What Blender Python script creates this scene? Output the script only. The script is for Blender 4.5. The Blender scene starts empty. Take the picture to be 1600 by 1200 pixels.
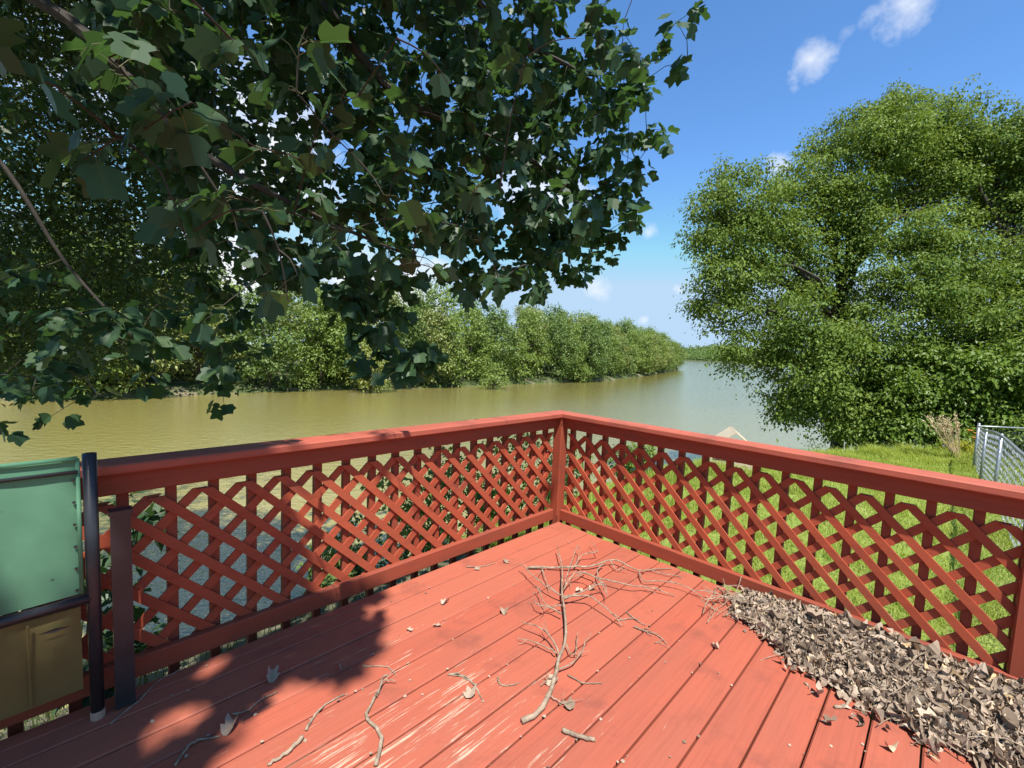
import bpy, math, random
import numpy as np
from mathutils import Vector, Matrix
R = math.radians
rng = np.random.default_rng(7)
random.seed(7)
sc = bpy.context.scene
COL = sc.collection

# ------------------------------------------------------------------ camera
F, PIT, ROLL, HC = 681.1, .0786, .0436, 1.4116        # focal length in px of the 1600 px wide photo
CX, CY, TH = .4192, 3.5694, .7834                     # inner railing corner and direction of the left railing
cp, sp, cr, sr = math.cos(PIT), math.sin(PIT), math.cos(ROLL), math.sin(ROLL)
fwd = Vector((0, cp, -sp)); r0 = Vector((1, 0, 0)); d0 = Vector((0, -sp, -cp))
right = r0 * cr - d0 * sr
down = r0 * sr + d0 * cr
cam_d = bpy.data.cameras.new('camera')
cam = bpy.data.objects.new('camera', cam_d); COL.objects.link(cam)
M = Matrix((right, -down, -fwd)).transposed().to_4x4(); M.translation = (0, 0, HC)
cam.matrix_world = M
cam_d.sensor_width = 36; cam_d.lens = F / 1600 * 36
cam_d.clip_start = .05; cam_d.clip_end = 6000
sc.camera = cam

# ------------------------------------------------------------------ light
SUN_EL, SUN_AZ = R(64), R(11)                          # behind the camera, a little to the right
SUN = np.array([math.sin(SUN_AZ) * math.cos(SUN_EL), -math.cos(SUN_AZ) * math.cos(SUN_EL), math.sin(SUN_EL)])
sd = bpy.data.lights.new('sun', 'SUN'); sd.energy = 5.0; sd.angle = R(.55); sd.color = (1, .955, .88)
so = bpy.data.objects.new('sun', sd); COL.objects.link(so)
so.rotation_euler = Vector(-SUN).to_track_quat('-Z', 'Y').to_euler(); so.location = (0, -5, 20)

def ray(x, y):
    X, Y = (x - 800) / F, (y - 600) / F
    v = fwd + right * X + down * Y
    return np.array(v)
def at_depth(x, y, d):                                 # point at world-Y distance d along a pixel's ray
    v = ray(x, y); return v / v[1] * d + np.array([0, 0, HC])
def at_z(x, y, z):
    v = ray(x, y); return v * ((z - HC) / v[2]) + np.array([0, 0, HC])
def project(P):
    q = np.asarray(P) - np.array([0, 0, HC])
    f_ = q @ np.array(fwd)
    return np.stack([800 + F * (q @ np.array(right)) / f_, 600 + F * (q @ np.array(down)) / f_], -1), f_
A_ = np.array([math.sin(TH), math.cos(TH)]); B_ = np.array([math.cos(TH), -math.sin(TH)])
def UV(P):
    P = np.asarray(P); q = P[..., :2] - np.array([CX, CY]); return -(q @ A_), q @ B_
def W(u, v, z=0.):
    q = np.array([CX, CY]) - A_ * u + B_ * v; return np.array([q[0], q[1], z])

world = bpy.data.worlds.new('World'); sc.world = world; world.use_nodes = True
wn, wl = world.node_tree.nodes, world.node_tree.links
wn.clear()
def wnode(t, **k):
    n = wn.new(t)
    for a, b in k.items(): setattr(n, a, b)
    return n
sky = wnode('ShaderNodeTexSky', sky_type='NISHITA', sun_disc=False, sun_elevation=SUN_EL, sun_rotation=math.pi - SUN_AZ,
            altitude=1200, air_density=1.0, dust_density=.0, ozone_density=3.5)
tc = wnode('ShaderNodeTexCoord')
sep = wnode('ShaderNodeSeparateXYZ'); wl.new(tc.outputs['Generated'], sep.inputs[0])
def wmath(op, a, b=None, clamp=False):
    n = wnode('ShaderNodeMath', operation=op); n.use_clamp = clamp
    for i, v in enumerate((a, b)):
        if v is None: continue
        if isinstance(v, (int, float)): n.inputs[i].default_value = v
        else: wl.new(v, n.inputs[i])
    return n.outputs[0]
# cloud layer: direction projected on a flat layer overhead, broken up by noise
zz = wmath('ADD', wmath('MAXIMUM', sep.outputs[2], 0.), .12)
cmb = wnode('ShaderNodeCombineXYZ')
wl.new(wmath('DIVIDE', sep.outputs[0], zz), cmb.inputs[0]); wl.new(wmath('DIVIDE', sep.outputs[1], zz), cmb.inputs[1])
nz = wnode('ShaderNodeTexNoise'); nz.inputs['Scale'].default_value = 1.1; nz.inputs['Detail'].default_value = 9; nz.inputs['Roughness'].default_value = .58
wl.new(cmb.outputs[0], nz.inputs['Vector'])
nf = wnode('ShaderNodeTexNoise'); nf.inputs['Scale'].default_value = 16; nf.inputs['Detail'].default_value = 8; nf.inputs['Roughness'].default_value = .62
wl.new(tc.outputs['Generated'], nf.inputs['Vector'])
cover = wmath('MULTIPLY', wmath('MULTIPLY', wmath('SUBTRACT', nz.outputs[0], .62), 7., True), wmath('MULTIPLY', wmath('SUBTRACT', sep.outputs[2], .12), 5., True))
def puff(x, y, rad, soft, amp):
    c = ray(x, y); c = c / np.linalg.norm(c)
    vm = wnode('ShaderNodeVectorMath', operation='DISTANCE'); wl.new(tc.outputs['Generated'], vm.inputs[0]); vm.inputs[1].default_value = tuple(c)
    d = wmath('ADD', vm.outputs['Value'], wmath('MULTIPLY', wmath('SUBTRACT', nf.outputs[0], .5), -soft * 2.4))
    m = wmath('DIVIDE', wmath('SUBTRACT', rad, d), soft, True)
    return wmath('MULTIPLY', m, amp)
tot = wmath('MULTIPLY', cover, .85)
for x, y, r_, s_, a_ in [(1266, 88, .028, .05, .8), (1415, 8, .04, .055, .8), (1320, 50, .006, .03, .4), (1243, 138, .004, .02, .45),
                         (850, 300, .10, .10, 1.), (800, 250, .08, .08, 1.), (930, 455, .03, .04, .75), (1015, 362, .018, .03, .6),
                         (640, 455, .10, .09, 1.), (1060, 452, .010, .02, .8), (560, 430, .08, .07, 1.), (350, 420, .12, .1, 1.),
                         (180, 80, .16, .14, .9), (420, 250, .16, .12, .9), (1008, 500, .012, .02, .7), (1100, 543, .012, .02, .25), (1215, 262, .025, .03, .8)]:
    tot = wmath('MAXIMUM', tot, puff(x, y, r_, s_, a_))
hs = wnode('ShaderNodeHueSaturation'); hs.inputs['Saturation'].default_value = 1.16; hs.inputs['Value'].default_value = 1.0
wl.new(sky.outputs[0], hs.inputs['Color'])
lim = wnode('ShaderNodeMixRGB', blend_type='DARKEN'); lim.inputs[0].default_value = 1; wl.new(hs.outputs[0], lim.inputs[1]); lim.inputs[2].default_value = (1.95, 2.75, 3.65, 1)   # sky colour capped per channel, so the horizon does not glare white
mx = wnode('ShaderNodeMixRGB'); wl.new(tot, mx.inputs[0]); wl.new(lim.outputs[0], mx.inputs[1]); mx.inputs[2].default_value = (4.1, 4.2, 4.35, 1)
bg = wnode('ShaderNodeBackground'); bg.inputs[1].default_value = .14
wo = wnode('ShaderNodeOutputWorld'); wl.new(mx.outputs[0], bg.inputs[0]); wl.new(bg.outputs[0], wo.inputs[0])

sc.view_settings.view_transform = 'Standard'; sc.view_settings.look = 'None'
sc.view_settings.exposure = 0.9; sc.view_settings.gamma = 1.0; sc.view_settings.use_curve_mapping = False
sc.render.engine = 'CYCLES'
sc.cycles.use_denoising = True
try: sc.cycles.denoiser = 'OPENIMAGEDENOISE'
except Exception: pass
sc.cycles.max_bounces = 7; sc.cycles.transmission_bounces = 4; sc.cycles.diffuse_bounces = 4
sc.cycles.caustics_reflective = False; sc.cycles.caustics_refractive = False

# ------------------------------------------------------------------ helpers
def np_mesh(name, V, Fs, tone=None):
    """V (N,3); Fs list of (M,k) int arrays; tone: per-vertex value stored as attribute"""
    me = bpy.data.meshes.new(name)
    if isinstance(Fs, np.ndarray): Fs = [Fs]
    V = np.asarray(V, dtype=np.float32)
    loops = np.concatenate([f.ravel() for f in Fs]).astype(np.int32)
    tot_ = np.concatenate([np.full(len(f), f.shape[1]) for f in Fs]).astype(np.int32)
    start = np.concatenate([[0], np.cumsum(tot_)[:-1]]).astype(np.int32)
    me.vertices.add(len(V)); me.vertices.foreach_set('co', V.ravel())
    me.loops.add(len(loops)); me.loops.foreach_set('vertex_index', loops)
    me.polygons.add(len(tot_)); me.polygons.foreach_set('loop_start', start); me.polygons.foreach_set('loop_total', tot_)
    me.update(calc_edges=True)
    me.polygons.foreach_set('use_smooth', np.zeros(len(tot_), dtype=bool))
    if tone is not None:
        a = me.attributes.new('tone', 'FLOAT', 'POINT'); a.data.foreach_set('value', np.asarray(tone, dtype=np.float32))
    return me
def obj(name, me, mat=None, parent=None, label=None, cat=None, group=None, kind=None, loc=None, smooth=False):
    o = bpy.data.objects.new(name, me); COL.objects.link(o)
    if mat is not None and me is not None and len(me.materials) == 0: me.materials.append(mat)
    if parent is not None: o.parent = parent
    if loc is not None: o.location = loc
    if smooth: me.polygons.foreach_set('use_smooth', np.ones(len(me.polygons), dtype=bool))
    for k, v in (('label', label), ('category', cat), ('group', group), ('kind', kind)):
        if v: o[k] = v
    return o
def empty(name, loc, label, cat, group=None, rz=0):
    o = obj(name, None, label=label, cat=cat, group=group, loc=loc); o.rotation_euler.z = rz
    o.empty_display_size = .2
    return o
BOXF = np.array([[0, 3, 2, 1], [4, 5, 6, 7], [0, 1, 5, 4], [1, 2, 6, 5], [2, 3, 7, 6], [3, 0, 4, 7]])
def box_v(x0, x1, y0, y1, z0, z1):
    return np.array([[x0, y0, z0], [x1, y0, z0], [x1, y1, z0], [x0, y1, z0], [x0, y0, z1], [x1, y0, z1], [x1, y1, z1], [x0, y1, z1]], float)
class MB:
    def __init__(s): s.V = []; s.F = {}; s.n = 0; s.T = []
    def add(s, V, Fc, tone=0.):
        V = np.asarray(V, float); Fc = np.asarray(Fc)
        s.V.append(V); s.F.setdefault(Fc.shape[1], []).append(Fc + s.n); s.n += len(V)
        s.T.append(np.full(len(V), tone) if np.isscalar(tone) else tone)
    def box(s, *a, tone=0.): s.add(box_v(*a), BOXF, tone)
    def tube(s, P, rad, n=6, cap=True, tone=0.):
        V, Fs = tube(P, rad, n); s.add(V, Fs, tone)
        if cap:
            k = len(V); s.F.setdefault(n, []).append(np.array([list(range(n))[::-1], list(range(k - n, k))]) + s.n - k)
    def mesh(s, name, tone=True):
        return np_mesh(name, np.concatenate(s.V), [np.concatenate(f) for f in s.F.values()], np.concatenate(s.T) if tone else None)
def tube(P, rad, n=6):
    P = np.asarray(P, float); m = len(P)
    rad = np.full(m, rad) if np.isscalar(rad) else np.asarray(rad, float)
    T = np.gradient(P, axis=0); T /= np.linalg.norm(T, axis=1)[:, None] + 1e-9
    ref = np.array([0, 0, 1.]) if abs(T[:, 2]).mean() < .8 else np.array([1., 0, 0])
    S = np.cross(T, ref); S /= np.linalg.norm(S, axis=1)[:, None] + 1e-9
    N = np.cross(S, T)
    a = np.arange(n) / n * 2 * np.pi
    V = P[:, None] + rad[:, None, None] * (np.cos(a)[None, :, None] * S[:, None] + np.sin(a)[None, :, None] * N[:, None])
    i = np.arange(m - 1)[:, None] * n; j = np.arange(n)[None]
    k = (j + 1) % n
    Fq = np.stack([i + j, i + k, i + n + k, i + n + j], -1).reshape(-1, 4)
    return V.reshape(-1, 3), Fq
def bevel_box(name, x0, x1, y0, y1, z0, z1, b=.004):
    """box whose cross-section (y,z) has chamfered corners, long axis x"""
    prof = [(y0 + b, z0), (y1 - b, z0), (y1, z0 + b), (y1, z1 - b), (y1 - b, z1), (y0 + b, z1), (y0, z1 - b), (y0, z0 + b)]
    V = [(x, y, z) for x in (x0, x1) for y, z in prof]
    Fq = np.array([[i, (i + 1) % 8, 8 + (i + 1) % 8, 8 + i] for i in range(8)])
    return np_mesh(name, V, [Fq, np.array([list(range(8))[::-1], list(range(8, 16))])])
def smooth_path(P, n):
    P = np.asarray(P, float); t = np.linspace(0, len(P) - 1, n); out = []
    for x in t:
        i = min(int(x), len(P) - 2); f_ = x - i
        p0 = P[max(i - 1, 0)]; p1 = P[i]; p2 = P[i + 1]; p3 = P[min(i + 2, len(P) - 1)]
        out.append(.5 * (2 * p1 + (p2 - p0) * f_ + (2 * p0 - 5 * p1 + 4 * p2 - p3) * f_ ** 2 + (3 * p1 - p0 - 3 * p2 + p3) * f_ ** 3))
    return np.array(out)

# ------------------------------------------------------------------ materials
class NT:
    def __init__(s, name):
        s.m = bpy.data.materials.new(name); s.m.use_nodes = True; s.t = s.m.node_tree; s.t.nodes.clear()
        s.out = s.t.nodes.new('ShaderNodeOutputMaterial')
    def n(s, t, ins=None, **k):
        q = s.t.nodes.new(t)
        for a, b in k.items(): setattr(q, a, b)
        for a, b in (ins or {}).items():
            if hasattr(b, 'links'): s.t.links.new(b, q.inputs[a])
            else: q.inputs[a].default_value = b
        return q
    def math(s, op, a, b=0., clamp=False):
        q = s.n('ShaderNodeMath', {0: a, 1: b}, operation=op); q.use_clamp = clamp; return q.outputs[0]
    def mix(s, f_, a, b, mode='MIX'):
        a = a if hasattr(a, 'links') else (*a, 1) if len(a) == 3 else a
        b = b if hasattr(b, 'links') else (*b, 1) if len(b) == 3 else b
        return s.n('ShaderNodeMixRGB', {0: f_, 1: a, 2: b}, blend_type=mode).outputs[0]
    def noise(s, vec, scale, detail=4, rough=.55, out=0):
        return s.n('ShaderNodeTexNoise', {'Vector': vec, 'Scale': scale, 'Detail': detail, 'Roughness': rough}).outputs[out]
    def map(s, vec, scale=(1, 1, 1), loc=(0, 0, 0)):
        return s.n('ShaderNodeMapping', {'Vector': vec, 'Scale': scale, 'Location': loc}).outputs[0]
    def ramp(s, f_, lo, hi):
        return s.n('ShaderNodeMapRange', {0: f_, 1: lo, 2: hi, 3: 0., 4: 1.}).outputs[0]
    def coord(s, w='Object'): return s.n('ShaderNodeTexCoord').outputs[w]
    def bump(s, h, strength=.3, dist=.01):
        return s.n('ShaderNodeBump', {'Height': h, 'Strength': strength, 'Distance': dist}).outputs[0]
    def bsdf(s, color, rough=.7, normal=None, spec=.5, **k):
        ins = {'Base Color': color if hasattr(color, 'links') else (*color, 1), 'Roughness': rough, 'Specular IOR Level': spec}
        if normal is not None: ins['Normal'] = normal
        ins.update(k)
        return s.n('ShaderNodeBsdfPrincipled', ins).outputs[0]
    def done(s, sh): s.t.links.new(sh, s.out.inputs[0]); return s.m

def painted_wood(name, worn=0., base=(.36, .086, .048), grime=0.):
    t = NT(name)
    co = t.coord('Object'); rnd = t.n('ShaderNodeObjectInfo').outputs['Random']
    off = t.n('ShaderNodeCombineXYZ', {0: t.math('MULTIPLY', rnd, 37.), 1: t.math('MULTIPLY', rnd, 91.), 2: 0.}).outputs[0]
    v = t.n('ShaderNodeVectorMath', {0: co, 1: off}, operation='ADD').outputs[0]
    geo = t.n('ShaderNodeNewGeometry').outputs['Position']
    grain = t.noise(t.map(v, (2.5, 70, 40)), 1.0, 6, .65)
    big = t.noise(t.map(v, (1.2, 4, 4)), 1.3, 4)
    c = t.mix(t.ramp(big, .3, .75), base, (base[0] * .80, base[1] * .95, base[2] * 1.05))
    c = t.mix(t.math('MULTIPLY', t.ramp(grain, .46, .74), .5), c, (base[0] * .58, base[1] * .58, base[2] * .6))
    tint = t.math('MULTIPLY', t.ramp(rnd, 0, 1), .3)
    c = t.mix(tint, c, (base[0] * 1.15, base[1] * 1.6, base[2] * 1.7))
    # dark mildew blotches
    bl = t.noise(t.map(geo, (1.3, 1.6, 3)), 2.1, 6, .68)
    c = t.mix(t.math('MULTIPLY', t.ramp(bl, .54 - grime, .74 - grime), .6), c, (.13, .045, .035))
    h = grain
    if worn:
        # paint scraped off along the grain, mostly where feet have walked
        st = t.noise(t.map(v, (3.4, 95, 60)), 1.0, 5, .72)
        walk = t.noise(t.map(v, (3.0, 6.5, 1)), 1.0, 3)
        dx = t.n('ShaderNodeVectorMath', {0: geo, 1: (-.30, 1.45, 0)}, operation='DISTANCE').outputs['Value']
        zone = t.ramp(dx, 1.15, .2)
        thr = t.math('SUBTRACT', .715, t.math('ADD', t.math('MULTIPLY', zone, .155), t.math('MULTIPLY', t.math('SUBTRACT', t.ramp(walk, .38, .68), .55), t.math('ADD', .05, t.math('MULTIPLY', zone, .10)))))
        msk = t.math('MULTIPLY', t.math('SUBTRACT', st, thr), 28., True)
        c = t.mix(t.math('MULTIPLY', msk, .85), c, (.46, .345, .25))
        speck = t.noise(v, 34, 3, .6)
        c = t.mix(t.math('MULTIPLY', t.ramp(speck, .74, .80), .6), c, (.30, .13, .08))
        h = t.math('SUBTRACT', grain, t.math('MULTIPLY', msk, .8))
    return t.done(t.bsdf(c, t.math('ADD', .55, t.math('MULTIPLY', grain, .25)), t.bump(h, .35, .003), .35))
M_DECK = painted_wood('deck_paint', 1.)
M_RAIL = painted_wood('rail_paint', 0., (.27, .050, .024))
M_LATT = painted_wood('lattice_paint', 0., (.36, .066, .029))
M_CAP = painted_wood('cap_paint', 0., (.37, .080, .047), .03)

def leaf_mat(name, c1, c2, trans=.35, tcol=None, gloss=.35, rough=.45, back=None):
    t = NT(name)
    a = t.n('ShaderNodeAttribute', attribute_name='tone').outputs['Fac']
    c = t.mix(a, c1, c2)
    if back is not None:
        bf = t.n('ShaderNodeNewGeometry').outputs['Backfacing']
        c = t.mix(bf, c, back)
    n_ = t.noise(t.coord('Object'), 9., 2)
    c = t.mix(t.math('MULTIPLY', n_, .35), c, (c2[0] * .55, c2[1] * .6, c2[2] * .6))
    b = t.bsdf(c, rough, None, gloss)
    tr = t.n('ShaderNodeBsdfTranslucent', {'Color': (*(tcol or (c2[0] * 1.5, c2[1] * 1.5, c2[2] * .8)), 1)}).outputs[0]
    return t.done(t.n('ShaderNodeMixShader', {0: trans, 1: b, 2: tr}).outputs[0])
M_POP = leaf_mat('poplar_leaf', (.021, .056, .028), (.062, .108, .042), .26, (.09, .19, .035), .3, .45, back=(.038, .086, .056))
M_SMALL = leaf_mat('small_leaf', (.035, .068, .022), (.075, .115, .032), .3)
M_MAPLE = leaf_mat('maple_leaf', (.058, .112, .022), (.190, .255, .050), .22, gloss=.12)
M_FAR = [leaf_mat('bank_leaf_dark', (.090, .150, .038), (.155, .225, .058), .25), leaf_mat('bank_leaf_mid', (.125, .195, .038), (.215, .285, .065), .25),
         leaf_mat('bank_leaf_pale', (.15, .19, .045), (.235, .265, .08), .2)]
M_GRASS = leaf_mat('grass_blade', (.165, .25, .032), (.32, .36, .075), .35, gloss=.2)
M_WILLOW = leaf_mat('willow_leaf', (.17, .21, .04), (.25, .27, .07), .25)
def simple(name, c, rough=.7, c2=None, sc_=8., bump=.2, spec=.4, metal=0., stretch=(1, 1, 1)):
    t = NT(name); v = t.map(t.coord('Object'), stretch); n_ = t.noise(v, sc_, 5, .6)
    col = t.mix(t.ramp(n_, .3, .72), c, c2 or (c[0] * .65, c[1] * .65, c[2] * .65))
    return t.done(t.bsdf(col, rough, t.bump(n_, bump, .01), spec, Metallic=metal))
M_BARK = simple('bark', (.06, .05, .04), .9, (.028, .023, .019), 14, .8, stretch=(1, 1, .25))
M_TWIG = simple('green_twig', (.12, .13, .05), .7, (.07, .06, .03), 20, .2)
M_STICK = simple('dead_stick', (.36, .28, .20), .85, (.13, .095, .065), 34, .5)
M_BLACK = simple('black_metal', (.018, .018, .021), .35, (.03, .03, .033), 12, .05, .5)
M_GALV = simple('galvanised_steel', (.40, .42, .44), .42, (.27, .29, .31), 25, .1, .5, .6)
M_GREYWOOD = simple('weathered_wood', (.55, .47, .34), .85, (.34, .28, .20), 6, .5, stretch=(1, 10, 10))
M_DARKVOID = simple('gable_gap_shade', (.07, .055, .045), .9)  # near-black colour standing in for shade in the gap under the shed gable
M_JOIST = simple('joist_wood', (.16, .10, .06), .85, (.09, .06, .04), 6, .3)
M_STEM = simple('stem', (.10, .14, .04), .7)

# ------------------------------------------------------------------ terrain, water
crest_u = np.array([-80, -40, -25, -17.7, -14.6, -9, -4, 0, 3, 30]); crest_v = np.array([9, 8.5, 6.2, 2.7, .95, -1.15, -1.2, -.75, -.62, -.62])
WATER = -4.8
def ground_z(u, v):
    vc = np.interp(u, crest_u, crest_v)
    lawn = -.52 + .058 * np.minimum(u, 0) + .035 * np.maximum(v, 0) + .05 * np.sin(u * .7 + v * .4) * np.clip(-u / 4, 0, 1)
    t = np.maximum(vc - v, 0)
    steep = np.interp(u, [-30, -12, -2, 1], [.7, .62, .62, .80])
    return np.maximum(lawn - steep * (np.sqrt(t * t + .16) - .4), -7.5)
def gz(P): u, v = UV(P); return float(ground_z(u, v))
uu = np.concatenate([np.arange(-90, -20, 1.5), np.arange(-20, 6, .22), np.arange(6, 40, 1.5)])
vv = np.concatenate([np.arange(-40, -8, 1.5), np.arange(-8, 3, .2), np.arange(3, 80, 1.5)])
Ug, Vg = np.meshgrid(uu, vv, indexing='ij')
Zg = ground_z(Ug, Vg) + rng.normal(0, .012, Ug.shape)
Pg = np.array([CX, CY]) - Ug[..., None] * A_ + Vg[..., None] * B_
nv = len(vv)
ii, jj = np.meshgrid(np.arange(len(uu) - 1), np.arange(nv - 1), indexing='ij')
q = (ii * nv + jj).ravel()
tg = NT('lawn_soil'); v_ = tg.n('ShaderNodeNewGeometry').outputs['Position']
nn = tg.noise(v_, 1.4, 6, .6); n2 = tg.noise(v_, 14, 5, .65)
sepz = tg.n('ShaderNodeSeparateXYZ', {0: v_}).outputs[2]
gcol = tg.mix(tg.ramp(nn, .35, .7), (.17, .23, .04), (.22, .25, .06))
gcol = tg.mix(tg.math('MULTIPLY', tg.ramp(n2, .5, .75), .6), gcol, (.13, .10, .06))
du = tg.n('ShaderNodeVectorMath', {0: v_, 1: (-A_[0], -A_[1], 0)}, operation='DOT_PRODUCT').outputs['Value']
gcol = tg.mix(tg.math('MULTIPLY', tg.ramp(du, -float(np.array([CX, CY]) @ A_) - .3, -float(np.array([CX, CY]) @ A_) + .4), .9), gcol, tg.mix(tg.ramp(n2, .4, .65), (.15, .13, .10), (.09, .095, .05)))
gcol = tg.mix(tg.ramp(sepz, -3.9, -4.7), gcol, (.20, .15, .09))
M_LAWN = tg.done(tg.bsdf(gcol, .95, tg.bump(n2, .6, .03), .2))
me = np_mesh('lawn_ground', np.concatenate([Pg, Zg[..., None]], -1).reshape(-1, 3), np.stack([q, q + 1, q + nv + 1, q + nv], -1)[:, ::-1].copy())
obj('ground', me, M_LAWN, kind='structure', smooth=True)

tw = NT('river_water'); v_ = tw.n('ShaderNodeNewGeometry').outputs['Position']
w1 = tw.noise(tw.map(v_, (1.0, 1.7, 1), (3, 0, 0)), 1.5, 5, .6); w2 = tw.noise(tw.map(v_, (1, 1.5, 1)), 5.5, 3, .6)
w3 = tw.noise(v_, .035, 3)
wc = tw.mix(tw.ramp(w3, .35, .7), (.27, .23, .064), (.235, .205, .068))
hgt = tw.math('ADD', w1, tw.math('MULTIPLY', w2, .35))
wbn = tw.bump(hgt, .62, .10)
M_WATER = tw.done(tw.bsdf(wc, .08, wbn, .5, IOR=1.42, **{'Coat Weight': .8, 'Coat IOR': 1.5, 'Coat Roughness': .08, 'Coat Normal': wbn}))
obj('river', np_mesh('river', [(-900, -300, WATER), (2500, -300, WATER), (2500, 3500, WATER), (-900, 3500, WATER)], np.array([[0, 1, 2, 3]])), M_WATER, kind='structure')

# far bank
FB = np.array([(-160, -40), (-80, 12), (-50, 31), (-36, 42), (-28, 52), (-10, 67), (22, 100), (50, 152), (80, 211), (88, 232), (70, 262), (0, 330), (-200, 420)], float)
def resample(P, n):
    d = np.concatenate([[0], np.cumsum(np.linalg.norm(np.diff(P, axis=0), axis=1))]); s = np.linspace(0, d[-1], n)
    return np.stack([np.interp(s, d, P[:, k]) for k in range(P.shape[1])], 1), d[-1]
FBs, FBL = resample(FB, 260)
Tn = np.gradient(FBs, axis=0); Tn /= np.linalg.norm(Tn, axis=1)[:, None]; Nn = np.stack([-Tn[:, 1], Tn[:, 0]], 1)
offs = np.array([-3, -1, 0, .7, 1.6, 4, 10, 40, 120]); zo = np.array([-1.5, -.5, -.06, .35, .8, 1.2, 1.7, 3, 4])
Vb = np.zeros((260, len(offs), 3))
for k, (o_, z_) in enumerate(zip(offs, zo)):
    wob = rng.normal(0, .25 if abs(o_) < 3 else 0, 260)
    Vb[:, k, :2] = FBs + Nn * (o_ + wob)[:, None]; Vb[:, k, 2] = WATER + z_ + rng.normal(0, .06, 260)
ii, jj = np.meshgrid(np.arange(259), np.arange(len(offs) - 1), indexing='ij'); q = (ii * len(offs) + jj).ravel(); k_ = len(offs)
tb = NT('far_bank_soil'); v_ = tb.n('ShaderNodeNewGeometry').outputs['Position']; nb = tb.noise(v_, .5, 6, .6)
M_FBANK = tb.done(tb.bsdf(tb.mix(tb.ramp(nb, .52, .66), (.05, .07, .022), (.17, .14, .09)), .95, tb.bump(nb, .6, .2), .2))
obj('far_bank', np_mesh('far_bank', Vb.reshape(-1, 3), np.stack([q, q + k_, q + k_ + 1, q + 1], -1)[:, ::-1].copy()), M_FBANK, kind='structure', smooth=True)

# ------------------------------------------------------------------ deck
ang_l = math.atan2(-math.cos(TH), -math.sin(TH))       # left railing frame: X along the rail towards the camera, Y inwards
deck = empty('deck', (CX, CY, 0), 'red painted plank deck floor with worn paint inside the lattice railings', 'deck', rz=ang_l)
v0s = [.032, .104] + [.19 + .149 * k for k in range(36)]
pm = bevel_box('plank', .012, 5.9, 0, .1425, -.028, 0, .006)
pm2 = bevel_box('plank_narrow', .012, 5.9, 0, .068, -.028, 0, .004); pm3 = bevel_box('plank_mid', .012, 5.9, 0, .082, -.028, 0, .004)
for i, v0 in enumerate(v0s):
    o = obj('plank', pm2 if i == 0 else pm3 if i == 1 else pm, M_DECK, deck, loc=(random.uniform(-.004, .006), v0, random.uniform(-.0016, .0012)))
    o.rotation_euler.x = random.uniform(-.006, .006)
jm = bevel_box('joist', .06, 5.4, -.019, .019, -.2, -.034, .002)
for u in np.arange(.12, 5.8, .6):
    o = obj('joist', jm, M_JOIST, deck, loc=(u, 0, 0)); o.rotation_euler.z = math.pi / 2
    o.location = (u, 0.0, 0)
om = bevel_box('rim', .05, 5.85, .06, .098, -.22, -.03, .002)
obj('rim_joist', om, M_JOIST, deck)
for u, v in [(.2, .25), (2.6, .25), (5.2, .25), (.2, 2.7), (.2, 5.0)]:
    P = W(u, v); g = gz(P)
    obj('support_post', bevel_box('support', -.045, .045, -.045, .045, g - .1, -.2, .003), M_JOIST, deck, loc=(u, v, 0))

# ------------------------------------------------------------------ railings
def strip_mesh(name, up, length_z, wid, y0, y1, z0, z1, s, sgn):
    h = (z1 - z0); w2_ = wid * math.sqrt(2) / 2
    V = []
    for y in (y0, y1):
        V += [(-w2_, y * s, z0), (w2_, y * s, z0), (w2_ + sgn * h, y * s, z1), (-w2_ + sgn * h, y * s, z1)]
    return np_mesh(name, V, BOXF)
def railing(name, label, s, L, rz, lat_ph, bal_ph, cap0, nm):
    e = empty(name, (CX, CY, 0), label, 'railing', rz=rz)
    y = lambda a, b: tuple(sorted((a * s, b * s)))
    def board(nm_, x0, x1, ya, yb, z0, z1, b=.004, segs=1):
        a_, b_ = y(ya, yb)
        xs = np.linspace(x0, x1, 2)
        return obj(nm_, bevel_box(nm_, x0, x1, a_, b_, z0, z1, b), M_CAP if nm_ == 'top_cap' else M_RAIL, e)
    board('top_cap', cap0, L, -.097, .043, .876, .914, .006)
    board('top_board', .04, L, -.0375, 0, .787, .8752)
    board('bottom_board', .04, L, -.0375, 0, .012, .100)
    a_, b_ = y(-.099, -.0605)
    bm = bevel_box('baluster', -.28, .874, -.019, .019, -.019, .019, .003)
    k = 0
    for x in np.arange(bal_ph, L - .05, .1535):
        if x < .06: continue
        o = obj('baluster', bm, M_RAIL, e, loc=(x, (a_ + b_) / 2, 0)); o.rotation_euler.y = -math.pi / 2
        o.location.z = 0.0; o.location.x = x + random.uniform(-.003, .003)
    zt, zb = .745, .045; h = zt - zb; zc = zt + .003; fs = s
    P = .1595
    drop = zc - zb
    for layer, sg, ya, yb in (('front', fs, -.0485, -.0385), ('back', -fs, -.0590, -.0490)):
        fm = strip_mesh('lattice_strip', 1, 0, .0385, ya, yb, zb, zt, s, sg)
        for i in range(-6, int(L / P) + 8):
            xb = lat_ph + i * P - sg * drop          # foot of the strip whose top meets the peak
            x0_, x1_ = (xb, xb + h) if sg > 0 else (xb - h, xb)
            if x1_ < .12 or x1_ > L: continue
            if x0_ > .045:
                o = obj('lattice_strip', fm, M_LATT, e, loc=(xb + random.uniform(-.004, .004), random.uniform(-.0006, .0006), 0)); o.rotation_euler.y = random.uniform(-.007, .007); continue
            cut = .045 - x0_                         # cut short where it meets the corner post
            if sg > 0: me_, lx = strip_mesh('lattice_strip_short', 1, 0, .0385, ya, yb, zb + cut, zt, s, sg), .045
            else: me_, lx = strip_mesh('lattice_strip_short', 1, 0, .0385, ya, yb, zb, zt - cut, s, sg), xb
            obj('lattice_strip', me_, M_LATT, e, loc=(lx, 0, 0))
    return e
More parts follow.
